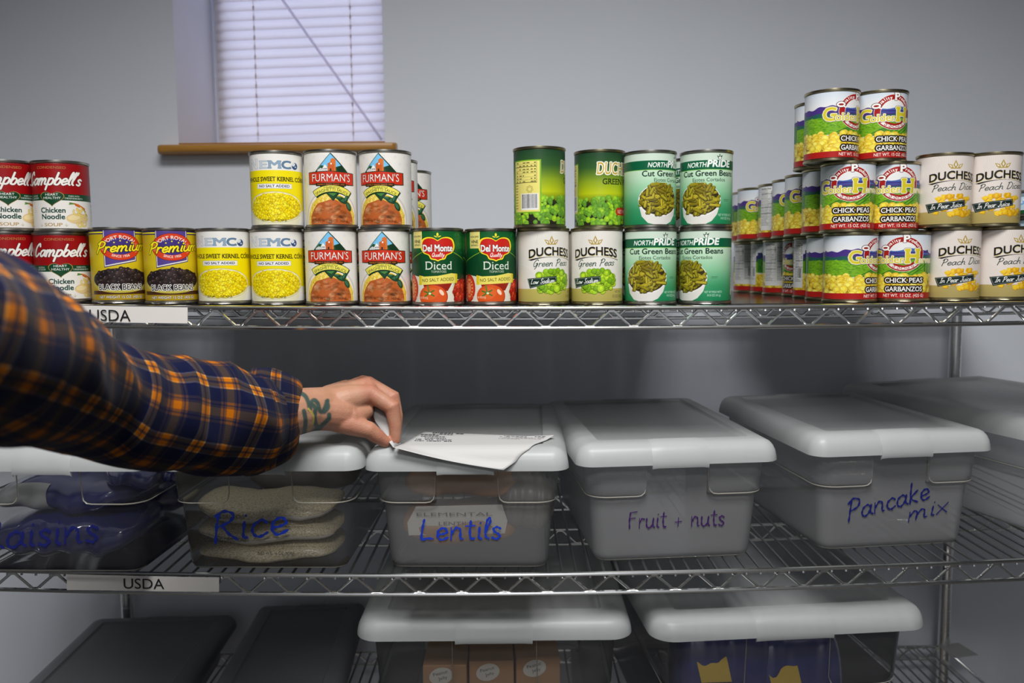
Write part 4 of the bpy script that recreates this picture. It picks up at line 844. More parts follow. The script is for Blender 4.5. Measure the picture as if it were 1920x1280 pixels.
# ---------------------------------------------------------------- storage bins
class Tote:
    def __init__(s, pl, pr, zf, H, label, dark=False, W=None, mt='tote', texts=None, name='storage_bin', group='lidded plastic storage bins', ratio=1.40):
        x0 = P(*pl, 1.2).x; zs = zf(x0) + .0041; s.zs = zs; s.H = H; lt = .031 if H > .14 else .028
        a, b = Pz(*pl, zs + H - lt), Pz(*pr, zs + H - lt); c = (a + b) / 2; d = b - a
        s.W = W or math.hypot(d.x, d.y); s.L = s.W * ratio; s.rz = math.atan2(d.y, d.x)
        s.o = empty(name, label, 'storage bin', (c.x, c.y, zs), s.rz, group); s.c = Vector((c.x, c.y, zs)); s.lt = lt; s.dark = dark
        s.body(mt); s.lid()
    def half(s, z):
        t = z / s.hb; return s.W * (.3955 + .042 * t), s.L * (.428 + .030 * t)
    def fy(s, z): return s.L / 2 - s.half(z)[1]
    def body(s, mt):
        W, L = s.W, s.L; s.hb = hb = s.H - .012; zs = hb * .60; e = .0055; cw = W * .155; r = W * .075
        def ring(z, ins=0, off=0):
            a, b = s.half(z); a -= ins; b -= ins; out = []
            c4 = rrect(a, b, max(r - ins, .004), 6); o4 = rrect(a + off, b + off, r + off, 6); n = 7
            q = [(o4[i] if off else c4[i]) for i in range(4 * n)]
            res = q[:2 * n]
            # insert the handle recess points on the back (between corner 0 and 1) and the front (between 2 and 3)
            back = [(cw, b + off), (cw * .97, b), (-cw * .97, b), (-cw, b + off)]
            front = [(-cw, -b - off), (-cw * .97, -b), (cw * .97, -b), (cw, -b - off)]
            pts = q[:n] + back + q[n:2 * n] + q[2 * n:3 * n] + front + q[3 * n:]
            return [(x, y + L / 2, z) for x, y in pts]
        rings = [ring(0, .012), ring(.002, .004), ring(.007, .0008), ring(.012)] + [ring(zs * k / 5) for k in range(1, 6)] + [ring(zs + .0015, 0, e * .8), ring(zs + .004, 0, e)] + [ring(zs + (hb - zs) * k / 4, 0, e) for k in range(1, 5)]
        m = MB(); m.loft(rings, cap=False); n = len(rings[0]); m.f.append(tuple(reversed(range(n))))
        m.build('bin_body', M['darklid'] if s.dark else M[mt], s.o, smooth=40)
        if s.dark: return
        rd = MB()
        for sg in (1, -1):
            for fr in (0, 1):
                def pt(x, z, off=e):
                    a, b = s.half(z); return Vector((sg * x, (L / 2 - b - off - .0004) if fr == 0 else (L / 2 + b + off), z))
                a, b = s.half(zs)
                pts = [pt(cw * .985, hb - .02, e * .5), pt(cw * 1.0, zs + .014, e * .6), pt(cw * 1.05, zs + .005), pt(cw * 1.15, zs + .001), pt(cw * 1.3, zs)]
                pts += [pt(cw * 1.3 + (a - r - cw * 1.3) * k / 4, zs) for k in range(1, 5)]
                for k in range(1, 7):
                    t = math.radians(90 * k / 6); yy = b - r + (r + e) * math.cos(t); xx = a - r + (r + e + .0003) * math.sin(t)
                    pts.append(Vector((sg * xx, L / 2 - yy if fr == 0 else L / 2 + yy, zs)))
                if fr == 0:
                    pts.append(Vector((sg * (a + e), L / 2, zs)))
                else: pts.append(Vector((sg * (a + e), L / 2, zs)))
                rd.tube(pts, .00085, 5)
        rd.tube([Vector((x, y + L / 2 - 0, .0035)) for x, y in rrect(s.half(0)[0] - .003, s.half(0)[1] - .003, r - .003, 5)] , .0009, 5)
        rd.build('edge_highlight', M['edge_gleam'], s.o)  # added beads that give the bin edges their highlights by shape and colour
    def lid(s):
        W, L, H, lt = s.W, s.L, s.H, s.lt; z0 = H - lt; R = W * .085
        def ring(ins, z): return [(x, y + L / 2, z) for x, y in rrect(W / 2 - ins, L / 2 - ins, max(R - ins, .006), 8)]
        k = lt / .031; b = .036 if W < .35 else .046
        rings = [ring(.0035, z0), ring(0, z0), ring(.0005, z0 + .006 * k), ring(.0022, z0 + .014 * k), ring(.0055, z0 + .021 * k), ring(.0105, z0 + .0265 * k), ring(.017, z0 + .0295 * k), ring(.024, z0 + .031 * k), ring(b, z0 + .031 * k), ring(b + .002, z0 + .0268 * k), ring(b + .0045, z0 + .0258 * k)]
        m = MB(); m.loft(rings, cap=False); n = len(rings[0]); q = len(rings) - 1; m.f.append(tuple(range(q * n, q * n + n)))
        under = [ring(.0035, z0), ring(.006, z0 + .012 * k), ring(.02, z0 + .022 * k)]; m.loft([list(reversed(r)) for r in under], cap=False)
        lm = M['darklid'] if s.dark else M['lid']
        ld = m.build('bin_lid', lm, s.o, smooth=50)
        if W < .35 and not s.dark:        # low moulded mark in the panel
            mk = MB(); mk.lathe([(.0001, .0006), (.006, .0006), (.0085, .0001)], 14)
        # latch tab over the front edge (and one at the back)
        hw = W * .138; pr = [(-.0012, -.0042), (-.0022, -.001), (-.0017, .006), (.0002, .0145), (.0042, .022), (.0095, .0277), (.017, .0309), (.026, .0324), (.031, .0326), (.033, .031)]
        for fr in (0, 1):
            t = MB(); rows = []
            for j in range(9):
                u = j / 8 * 2 - 1; x = hw * u; dd = .0012 if abs(u) > .99 else 0
                rows.append([(x if fr == 0 else -x, (y + dd) if fr == 0 else L - y - dd, z0 + z * k - dd) for y, z in pr])
            t.loft(rows, cap=False, closed=False)
            for row in (rows[0], rows[-1]): 
                base = [(p[0], p[1] + (.004 if fr == 0 else -.004), p[2] - .003) for p in row]
                t.loft([row, base], cap=False, closed=False)
            lo = [(r[0][0], r[0][1], r[0][2]) for r in rows]; t.loft([lo, [(p[0], p[1] + (.006 if fr == 0 else -.006), p[2]) for p in lo]], cap=False, closed=False)
            t.build('latch_tab', lm, ld, smooth=40)
    def front(s, px, py, off=.0012):      # a point of the front face under that spot, in the bin's own coordinates
        c, n = math.cos(s.rz), math.sin(s.rz); d = ray(px, py); o = CAMP - s.c
        lo = Vector((o.x * c + o.y * n, -o.x * n + o.y * c, o.z)); ld = Vector((d.x * c + d.y * n, -d.x * n + d.y * c, d.z))
        y = .02
        for _ in range(4):
            p = lo + ld * ((y - lo.y) / ld.y); y = s.fy(max(0, min(p.z, s.hb)))
        return Vector((p.x, s.fy(max(0, p.z)) - off, p.z))
    def write(s, t, px, py, px1, py1, xh, pen, m, shear=.05, capk=1.0, subs=None):
        ls, tw = strokes(t); kx = (px1 - px) / tw; mb = MB(); rise = (py1 - py) / (px1 - px)
        for l in ls:
            pts = []
            for x, y in l:
                yy = y if y <= 1 else 1 + (y - 1) * capk
                lx = x * kx + shear * yy * xh; pts.append(s.front(px + lx, py + rise * lx - yy * xh))
            rows = []; n = len(pts)
            for i, p in enumerate(pts):
                d = (pts[min(i + 1, n - 1)] - pts[max(i - 1, 0)]).normalized(); nn = Vector((-d.z, 0, d.x))
                k = pen * (.75 + .25 * math.sin(i * 1.3)) * (.55 if i in (0, n - 1) else 1)
                e = d * (-pen * .5 if i == 0 else pen * .5 if i == n - 1 else 0)
                rows.append([p + e + nn * k, p + e - nn * k])
            mb.loft(rows, cap=False, closed=False)
        mb.build('handwriting', m, s.o, smooth=0)

def pillow(a, b, h, seed=0, n=36, k=44, bend=0, band=None, lift=0, amp=.1, ph=2.6, xr=(-1, 1)):
    # a filled bag lying flat: half length a, half depth b, half height h; band = part of its girth only
    r = random.Random(seed); f = [(r.uniform(.5, 1.2), r.uniform(0, 6), r.uniform(2, 7), r.randint(1, 4)) for _ in range(7)]
    rings = []; p0, p1 = band or (0, 2 * PI)
    for i in range(n + 1):
        u = xr[0] + (xr[1] - xr[0]) * i / n; uu = max(-.999, min(.999, u * (.96 if band else 1))); sc = (1 - abs(uu) ** ph) ** .5; sy = (1 - abs(uu) ** 6) ** .35; row = []
        for j in range(k + (1 if band else 0)):
            t = p0 + (p1 - p0) * j / k; w = sum(g * math.sin(fr * uu * 3 + p + q * t) for g, p, fr, q in f) / 7
            c, s_ = math.cos(t), math.sin(t); ce = math.copysign(abs(c) ** .8, c); se = math.copysign(abs(s_) ** .7, s_)
            g = 1 + amp * w
            row.append((a * uu, (b * sy * ce) * g + (lift * ce), h * sc * se * g + lift * se + bend * (uu * uu) + .003 * math.sin(uu * 5 + seed)))
        rings.append(row)
    m = MB(); m.loft(rings, cap=not band, closed=not band); return m
def ricemat():
    m = mat('rice_grains', (206, 192, 156), .5); nt = m.node_tree; b = nt.nodes['Principled BSDF']
    tc = nt.nodes.new('ShaderNodeTexCoord'); mp = nt.nodes.new('ShaderNodeMapping'); mp.inputs['Scale'].default_value = (330, 560, 560); mp.inputs['Rotation'].default_value = (0, .4, .3)
    v = nt.nodes.new('ShaderNodeTexVoronoi'); v.inputs['Scale'].default_value = 1
    r = nt.nodes.new('ShaderNodeValToRGB'); r.color_ramp.elements[0].color = lin((246, 238, 212)) + (1,); r.color_ramp.elements[1].color = lin((176, 158, 114)) + (1,); r.color_ramp.elements[1].position = .9
    bp = nt.nodes.new('ShaderNodeBump'); bp.inputs['Strength'].default_value = .5; bp.inputs['Distance'].default_value = .001; bp.invert = True
    for a, c in ((tc.outputs['Object'], mp.inputs[0]), (mp.outputs[0], v.inputs['Vector']), (v.outputs['Distance'], r.inputs[0]), (r.outputs[0], b.inputs['Base Color']), (v.outputs['Distance'], bp.inputs['Height']), (bp.outputs[0], b.inputs['Normal'])): nt.links.new(a, c)
    b.inputs['Coat Weight'].default_value = .4; b.inputs['Coat Roughness'].default_value = .15
    return m
LZ = .183
raisin = Tote((-120, 884), (275, 884), zl, LZ, 'bin of blue raisin bags at the left edge, lid under the plaid arm', mt='toteclear')
rice = Tote((285, 884), (676, 883), zl, LZ, 'bin of rice bags marked Rice, left of the hand', mt='toteclear')
lent = Tote((678, 884), (1068, 883), zl, LZ, 'bin marked Lentils with a sheet of paper on its lid', mt='totelent')
fruit = Tote((1083, 877), (1467, 865), zl, LZ, 'bin marked Fruit + nuts on the middle shelf', mt='tote')
pan = Tote((1527, 858), (1872, 845), zl, LZ, 'bin marked Pancake mix standing at an angle on the middle shelf', mt='tote')
last = Tote((1990, 842), (2330, 812), zl, LZ, 'unmarked bin cut by the right edge, beside the Pancake mix bin', mt='tote')
rice.write('Rice', 398, 1016, 540, 999, 31, .0026, M['blueink'], capk=.75)
lent.write('Lentils', 787, 1012, 940, 1009, 22, .0021, M['blueink'], capk=.75)
fruit.write('Fruit + nuts', 1177, 990, 1358, 984, 18, .0014, M['purpink'], capk=.75)
pan.write('Pancake', 1588, 976, 1742, 934, 20, .0017, M['navyink'], capk=.9)
pan.write('mix', 1700, 978, 1776, 958, 17, .0016, M['navyink'], shear=.2, capk=.8)
raisin.write('Raisins', -36, 1030, 186, 1014, 29, .0025, M['navyink'], capk=.8)

# contents
M['rice'] = ricemat()
M['bag'] = mat('white_bag_print', (214, 208, 198), .35, noise=.03)
M['bluebag'] = mat('blue_film_bag', (26, 34, 110), .16, noise=.15, nscale=18, bump=.5, spec=.7, coat=.6)
M['silver'] = mat('silver_print', (176, 176, 176), .35, noise=.1, nscale=60)
M['brown'] = mat('brown_paper_bag', (172, 124, 80), .5, noise=.12, nscale=30, bump=.2)
M['kraft'] = mat('brown_carton', (178, 136, 98), .6, noise=.08, nscale=20)
M['yellowbag'] = mat('yellow_print', (206, 172, 60), .3, noise=.1, nscale=20)
M['grey'] = mat('grey_pouch', (120, 116, 112), .35, noise=.2, nscale=30, bump=.3)
def bag(t, name, label, m, a, b, h, pos, rz=0, seed=0, bend=0, group=None, band=None, bm='bag', amp=.1, ph=2.6, xr=(-1, 1)):
    c = Matrix.Rotation(t.rz, 3, 'Z') @ Vector(pos) + t.c
    o = pillow(a, b, h, seed, bend=bend, amp=amp, ph=ph).build(name, M[m], None, label=label, cat='bag', group=group, loc=c, rz=t.rz + rz, smooth=80)
    if band: pillow(a, b, h, seed, bend=bend, band=band, lift=.0013, amp=amp, xr=xr).build('printed_band', M[bm], o, smooth=80)
    return o
FR = 1.5 * PI                                        # front of the girth is t = PI (towards -y)
def words(o, rows, y, m='ink'):
    for t, h, x, z, wd in rows: text_mesh(t, h, M[m], 'lettering', o, x, z, y, wd=wd)
rw = rice.W
for k, (z, bd, lb, nm) in enumerate(((.0175, .000, 'bottom', 0), (.0468, .002, 'middle', 1), (.0760, .011, 'top', 2))):
    o = bag(rice, 'rice_bag', 'clear bag of white rice, %s one of the front stack in the Rice bin' % lb, 'rice', .105, .062, .0160, (-.010, .100, z), .02 * (1 - k), 11 + k, bd, 'rice bags in the bin', (PI * 1.03, PI * 1.30) if k else (PI * 1.22, PI * 1.34), amp=.07)
    if k: words(o, (('COOKING DIRECTIONS', .0055, -.080, -.0072 + bd * .5, .060), ('Combine rice and water', .0018, .012, -.010, .05), ('Bring to a boil and simmer', .0018, .012, -.0135, .056)), -.0668)
    else: words(o, (('NET WT. 16 OZ (454g)', .0045, -.004, .004, .052),), -.0675)
bag(rice, 'rice_bag', 'dark backed bag of rice standing behind the front stack in the Rice bin', 'grey', .09, .06, .03, (.0, .25, .09), .1, 31, 0, 'rice bags in the bin')
for k, (x, y, z, rz, a) in enumerate(((-.02, .128, .040, .04, .108), (-.015, .128, .098, -.03, .106), (.072, .13, .125, .5, .05), (.0, .29, .06, .1, .10))):
    o = bag(raisin, 'raisin_bag', ('shiny blue raisin bag lying at the bottom front of the left bin', 'shiny blue raisin bag on top of another with a silver panel', 'small folded blue raisin bag end under the lid at right', 'shiny blue raisin bag at the back of the left bin')[k], 'bluebag', a, .075, (.036, .027, .022, .05)[k], (x, y, z), rz, 40 + k, .002, 'raisin bags in the bin', (PI * .80, PI * 1.2) if k == 1 else (PI * 1.2, PI * 1.3) if k == 0 else None, 'silver', .16, xr=(-.95, -.1) if k == 1 else (-.9, .0))
o = bag(lent, 'lentil_bag', 'brown bag of lentils with a white printed panel in the Lentils bin', 'brown', .088, .061, .026, (-.016, .095, .053), .02, 50, .001, 'bags in the Lentils bin', None, amp=.06)
pl = MB(); pl.loft([[(-.072, -.0605, -.004), (.068, -.0605, -.002)], [(-.074, -.0575, .014), (.072, -.0575, .016)], [(-.062, -.050, .036), (.064, -.050, .038)]], cap=False, closed=False); pl.build('printed_panel', M['bag'], o)
words(o, (('LENTILS', .0052, -.028, .0105, .050), ('ELEMENTAL', .0050, -.060, .0245, .110)), -.0600, 'greyink')
bag(lent, 'lentil_bag', 'dark brown bag lying on top of the labelled lentil bag', 'brown', .09, .06, .022, (-.01, .11, .116), -.04, 52, 0, 'bags in the Lentils bin')
bag(lent, 'lentil_bag', 'grey clear bag of loose lentils at the right of the Lentils bin', 'grey', .045, .06, .045, (.078, .105, .085), .2, 53, 0, 'bags in the Lentils bin')

# large bins on the bottom shelf
BH = .305
big1 = Tote((662, 1203), (1190, 1199), zb, BH, 'large pale-lidded bin holding brown cartons, centre of the bottom shelf', mt='totemid')
big2 = Tote((1226, 1206), (1750, 1180), zb, BH, 'large pale-lidded bin holding blue bags, right of the bottom shelf', mt='totemid')
for k, (x, w_) in enumerate(((-.083, .072), (-.008, .074), (.068, .074))):
    pos = big1.c + Vector((x, .12 + .012 * k, .1)); o = MB().box((0, 0, 0), (w_, .09, .196), bev=.002).build('carton', M['kraft'], label='brown carton with oval white sticker, %s one in the centre bottom bin' % ('left', 'middle', 'right')[k], cat='box', group='cartons in the bottom bin', loc=pos, rz=.03 * k)
    st = MB(); cs, sn = math.cos(.25), math.sin(.25); el = [(.0195 * math.cos(q), .0145 * math.sin(q)) for q in [2 * PI * j / 28 for j in range(28)]]
    st.loft([[(u * cs - v * sn - .006, y, .080 + u * sn + v * cs) for u, v in el] for y in (-.0455, -.0461)]); st.build('sticker', M['bag'], o)
    text_mesh('Peanut', .0055, M['greyink'], 'lettering', o, -.018, .080, -.0464, wd=.024, rot=.25); text_mesh('Jelly', .005, M['greyink'], 'lettering', o, -.010, .073, -.0464, wd=.015, rot=.25)
    if k == 0: text_mesh('Nutrition', .007, M['ink'], 'lettering', o, -.028, .050, -.0464, wd=.05, bold=.02)
for k, (x, z, s_) in enumerate(((-.075, .12, 60), (.045, .10, 61))):
    o = bag(big2, 'snack_bag', 'blue snack bag, %s one in the right bottom bin' % ('left', 'right')[k], 'bluebag', .085, .055, .12, (x, .13, z + .02), 0, s_, 0, 'blue bags in the bottom bin', None, amp=.05, ph=9)
    MB().loft([[(-.05, -.060, .03), (.0, -.062, .03)], [(-.055, -.050, .06), (-.005, -.052, .064)], [(-.03, -.035, .084), (-.01, -.036, .086)]], cap=False, closed=False).build('yellow_patch', M['yellowbag'], o)
    text_mesh('MALLOW', .013, M['bag'], 'lettering', o, -.035, .012, -.0665, wd=.075, bold=.02)
# two low dark boxes at the left of the bottom shelf
def dark(px_b0, px_b1, py, zt_, Yb, w, l, label, rz):
    H = zt_ - zb(0) - .0041; a = P(px_b0, py, Yb); b = P(px_b1, py, Yb); c = (a + b) / 2
    t = Tote.__new__(Tote); t.W, t.L, t.H, t.lt, t.rz, t.dark, t.hb = w, l, H, .026, rz, True, H - .012
    d = Matrix.Rotation(rz, 3, 'Z') @ Vector((0, -l, 0)); t.c = Vector((c.x + d.x, Yb + d.y, zb(0) + .0041))
    t.o = empty('storage_bin', label, 'storage bin', t.c, rz, 'lidded plastic storage bins'); t.body('tote'); t.lid()
dark(178, 447, 1143, .708, 1.745, .312, .46, 'low charcoal lidded box at the lower left corner of the picture', .05)
dark(484, 690, 1118, .728, 1.755, .235, .47, 'low charcoal lidded box half hidden behind the large centre bin', .06)

# ---------------------------------------------------------------- sheet of paper on the lid of the lentils bin
A, B_, C_, D_ = P(737, 838, lent.c.y - .004), P(944, 881, lent.c.y - .012), Pz(1040, 815, 1.2065), Pz(795, 811, 1.2015)
E_ = P(992, 850, lent.c.y + .008); nu, nv = 28, 40; g = []
ztop = lent.c.z + LZ
for j in range(nv + 1):
    v = j / nv; row = []
    for i in range(nu + 1):
        u = i / nu; m_ = A.lerp(D_, .3).lerp(E_, u); p = A.lerp(B_, u).lerp(m_, v / .3) if v < .3 else m_.lerp(D_.lerp(C_, u), (v - .3) / .7)
        p.z -= .003 * math.sin(PI * u) * (1 - v) ** 1.5 + .002 * math.sin(PI * v) * (1 - u); p.z += .002 * math.sin(PI * v) * u ** 3 - .0035 * math.sin(PI * u) * v
        dl = p.y - lent.c.y + .0035
        if dl > 0: p.z = max(p.z, ztop - .031 + .0022 + float(np.interp(dl, (0, .0005, .0022, .0055, .0105, .017, .024), (0, .006, .014, .021, .0265, .0295, .031))))
        row.append(p)
    g.append(row)
pm = MB(); pm.loft(g, cap=False, closed=False)
# the pinched corner turns up between thumb and finger
fl = [[P(737, 838, lent.c.y - .004), P(741, 836, 1.154), P(752, 832, 1.166)], [P(728, 826, 1.162), P(734, 822, 1.166), P(745, 815, 1.172)], [P(718, 810, 1.168), P(727, 803, 1.172), P(738, 792, 1.178)], [P(704, 790, 1.176), P(717, 784, 1.180), P(727, 775, 1.185)], [P(694, 764, 1.184), P(704, 762, 1.187), P(716, 758, 1.190)]]
pm.loft(fl, cap=False, closed=False)
paper = pm.build('paper_sheet', M['paper'], label='white printed sheet of paper pinched by the hand on the Lentils bin lid', cat='paper', smooth=60)
sm = paper.modifiers.new('thick', 'SOLIDIFY'); sm.thickness = .0003
def on_paper(u, v):
    x, y = u * nu, v * nv; i, j = min(int(x), nu - 1), min(int(y), nv - 1); fu, fv = x - i, y - j
    return g[j][i].lerp(g[j][i + 1], fu).lerp(g[j + 1][i].lerp(g[j + 1][i + 1], fu), fv) + Vector((0, -.0003, .0006))
pr = MB(); rr = random.Random(4)
for v, u0, u1, hh in ((.93, .08, .30, .040), (.86, .10, .27, .03), (.79, .02, .16, .042), (.71, .04, .22, .03), (.62, .09, .30, .028), (.54, .04, .33, .028), (.46, .05, .36, .028), (.92, .64, .93, .018), (.86, .62, .94, .012), (.80, .66, .94, .012), (.74, .64, .80, .010)):
    u = u0
    while u < u1:
        q = rr.uniform(.008, .03)
        if rr.random() < .85: pr.add([on_paper(u, v), on_paper(u + q, v), on_paper(u + q, v + hh), on_paper(u, v + hh)], [(0, 1, 2, 3)])
        u += q + .006
pr.build('printed_text', M['greyink'], paper, smooth=0, kind='stuff')

# ---------------------------------------------------------------- the person's arm
person = empty('person', 'outstretched arm in a blue and orange plaid flannel shirt, tattooed wrist, pinching the paper', 'person', P(-150, 640, .56))
PO = Vector(person.location); L_ = lambda p: Vector(p) - PO
def caps(chain, n=18):                         # tapered round chain through (point, radius)
    m = MB(); pts = [c[0] for c in chain]; rs = [c[1] for c in chain]; P2, R2 = [], []
    d0 = (pts[0] - pts[1]).normalized(); d1 = (pts[-1] - pts[-2]).normalized()
    for k in (1.0, .94, .75, .4): P2.append(pts[0] + d0 * rs[0] * k); R2.append(rs[0] * max(.05, math.sqrt(1 - k * k)))
    for i in range(len(pts) - 1):
        for k in range(6):
            t = k / 6; P2.append(pts[i].lerp(pts[i + 1], t)); R2.append(rs[i] * (1 - t) + rs[i + 1] * t)
    P2.append(pts[-1]); R2.append(rs[-1])
    for k in (.4, .75, .94, 1.0): P2.append(pts[-1] + d1 * rs[-1] * k); R2.append(rs[-1] * max(.05, math.sqrt(1 - k * k)))
    m.tube(P2, R2, n); return m
mm = .001
FING = [
 [((694, 737), 1.172, 12.5), ((735, 763), 1.169, 11.3), ((741, 797), 1.167, 9.6), ((741, 826), 1.166, 7.6)],     # index
 [((690, 721), 1.192, 12.5), ((736, 745), 1.192, 10.8), ((744, 779), 1.187, 9.2), ((743, 812), 1.180, 7.6)],     # middle
 [((681, 718), 1.212, 11.8), ((722, 748), 1.216, 10.2), ((719, 778), 1.213, 8.8), ((703, 783), 1.204, 7.4)],     # ring
 [((667, 722), 1.230, 10.5), ((697, 752), 1.236, 8.8), ((688, 772), 1.228, 7.8), ((673, 775), 1.218, 6.8)],      # little
 [((622, 783), 1.148, 18.5), ((655, 795), 1.146, 15.5), ((692, 806), 1.150, 12.2), ((708, 818), 1.155, 10.8), ((722, 828), 1.160, 8.4)]]  # thumb
hand = MB()
def join(m):
    n = len(hand.v); hand.v += m.v; hand.f += [tuple(i + n for i in f) for f in m.f]
wr = P(607, 763, 1.150); wr2 = P(607, 772, 1.140); fa = P(552, 772, 1.105); fa2 = P(470, 785, 1.045)
join(caps([(L_(fa2), .037), (L_(fa), .0325), (L_(wr), .0285), (L_(P(632, 760, 1.165)), .028)]))
join(caps([(L_(fa), .028), (L_(wr2), .026), (L_(P(640, 775, 1.155)), .026)]))
for i, f in enumerate(FING):
    ch = [(L_(P(*p, y)), r * mm) for p, y, r in f]; join(caps(ch))
    if i < 4: join(caps([(L_(P(618, 760 - 4 * i, 1.155 + .012 * i)), .024 - .001 * i), (L_(P(655, 748 - 5 * i, 1.163 + .017 * i)), .0215 - .001 * i), (ch[0][0], ch[0][1] * 1.03)]))
join(caps([(L_(P(628, 775, 1.152)), .024), (L_(P(660, 782, 1.156)), .019), (L_(P(684, 770, 1.170)), .013)]))   # web towards the index
for i in range(3): join(caps([(L_(P(*FING[i][0][0], FING[i][0][1])), .0115), (L_(P(*FING[i + 1][0][0], FING[i + 1][0][1])), .0115)]))
hm = hand.mesh('hand_src', None, 0); ho = bpy.data.objects.new('hand_src', hm); COL.objects.link(ho)
md = ho.modifiers.new('r', 'REMESH'); md.mode = 'VOXEL'; md.voxel_size = .0015; s2 = ho.modifiers.new('s', 'SMOOTH'); s2.factor = .5; s2.iterations = 9
dg = bpy.context.evaluated_depsgraph_get(); hme = bpy.data.meshes.new_from_object(ho.evaluated_get(dg)); bpy.data.objects.remove(ho)
hme.name = 'arm'; hme.polygons.foreach_set('use_smooth', [True] * len(hme.polygons))
# tattoo as ink in the skin at the wrist
ink = hme.color_attributes.new('ink', 'FLOAT_COLOR', 'POINT'); red = []
snake = [smooth_line(l) for l in ([(560, 735), (572, 742), (579, 756), (581, 768), (584, 754), (590, 750), (596, 757), (600, 770), (606, 771), (611, 760), (614, 751)], [(613, 752), (615, 763), (608, 772)], [(592, 764), (590, 780), (592, 795), (598, 803), (606, 795), (616, 785), (617, 777)], [(588, 760), (592, 766)], [(570, 770), (573, 790), (570, 812)], [(597, 800), (585, 812), (574, 818)])]
arcy = smooth_line([(578, 766), (587, 778), (587, 792), (580, 806)])
def dseg(p, l): 
    b = 1e9
    for (xa, ya), (xb, yb) in zip(l[:-1], l[1:]):
        dx, dy = xb - xa, yb - ya; t = max(0, min(1, ((p[0] - xa) * dx + (p[1] - ya) * dy) / (dx * dx + dy * dy + 1e-9))); b = min(b, (p[0] - xa - t * dx) ** 2 + (p[1] - ya - t * dy) ** 2)
    return math.sqrt(b)
buf = np.zeros((len(hme.vertices), 4), np.float32); buf[:, 3] = 1
for v in hme.vertices:
    q = proj(v.co + PO)
    if 555 < q[0] < 625 and 725 < q[1] < 825 and v.normal.y < .15:
        d = min(dseg(q, l) for l in snake); buf[v.index, 0] = max(0, min(1, (5.2 - d) / 2.2)); buf[v.index, 1] = max(0, min(1, (2.6 - dseg(q, arcy)) / 1.5))
    # warmer knuckles and finger ends
    w_ = 0
    for f in FING:
        for (p, y, r), k in zip(f, (1.0, .8, .6, 1.0, 1.0)):
            w_ = max(w_, k * (1 - (v.co + PO - P(*p, y)).length / (r * mm * 2.0)))
    buf[v.index, 2] = max(0, w_)
ink.data.foreach_set('color', buf.ravel())
sk = mat('skin', (210, 166, 140), .48, sss=.25, bump=.25, nscale=420, spec=.35); nt = sk.node_tree; b = nt.nodes['Principled BSDF']
at = nt.nodes.new('ShaderNodeAttribute'); at.attribute_name = 'ink'; sp = nt.nodes.new('ShaderNodeSeparateColor'); nt.links.new(at.outputs['Color'], sp.inputs[0])
nz = nt.nodes.new('ShaderNodeTexNoise'); nz.inputs['Scale'].default_value = 45; tc = nt.nodes.new('ShaderNodeTexCoord'); nt.links.new(tc.outputs['Object'], nz.inputs['Vector'])
def mixc(fac, a, b_):
    m = nt.nodes.new('ShaderNodeMix'); m.data_type = 'RGBA'
    for i, x in ((0, fac), (6, a), (7, b_)):
        if isinstance(x, tuple): m.inputs[i].default_value = x
        else: nt.links.new(x, m.inputs[i])
    return m.outputs[2]
c1 = mixc(nz.outputs['Fac'], lin((170, 122, 96)) + (1,), lin((184, 140, 115)) + (1,))
c2 = mixc(sp.outputs[2], c1, lin((170, 100, 82)) + (1,)); c3 = mixc(sp.outputs[0], c2, lin((62, 80, 74)) + (1,)); c4 = mixc(sp.outputs[1], c3, lin((176, 158, 74)) + (1,))
nt.links.new(c4, b.inputs['Base Color'])
hme.materials.clear(); hme.materials.append(sk); ob('arm', hme, person)

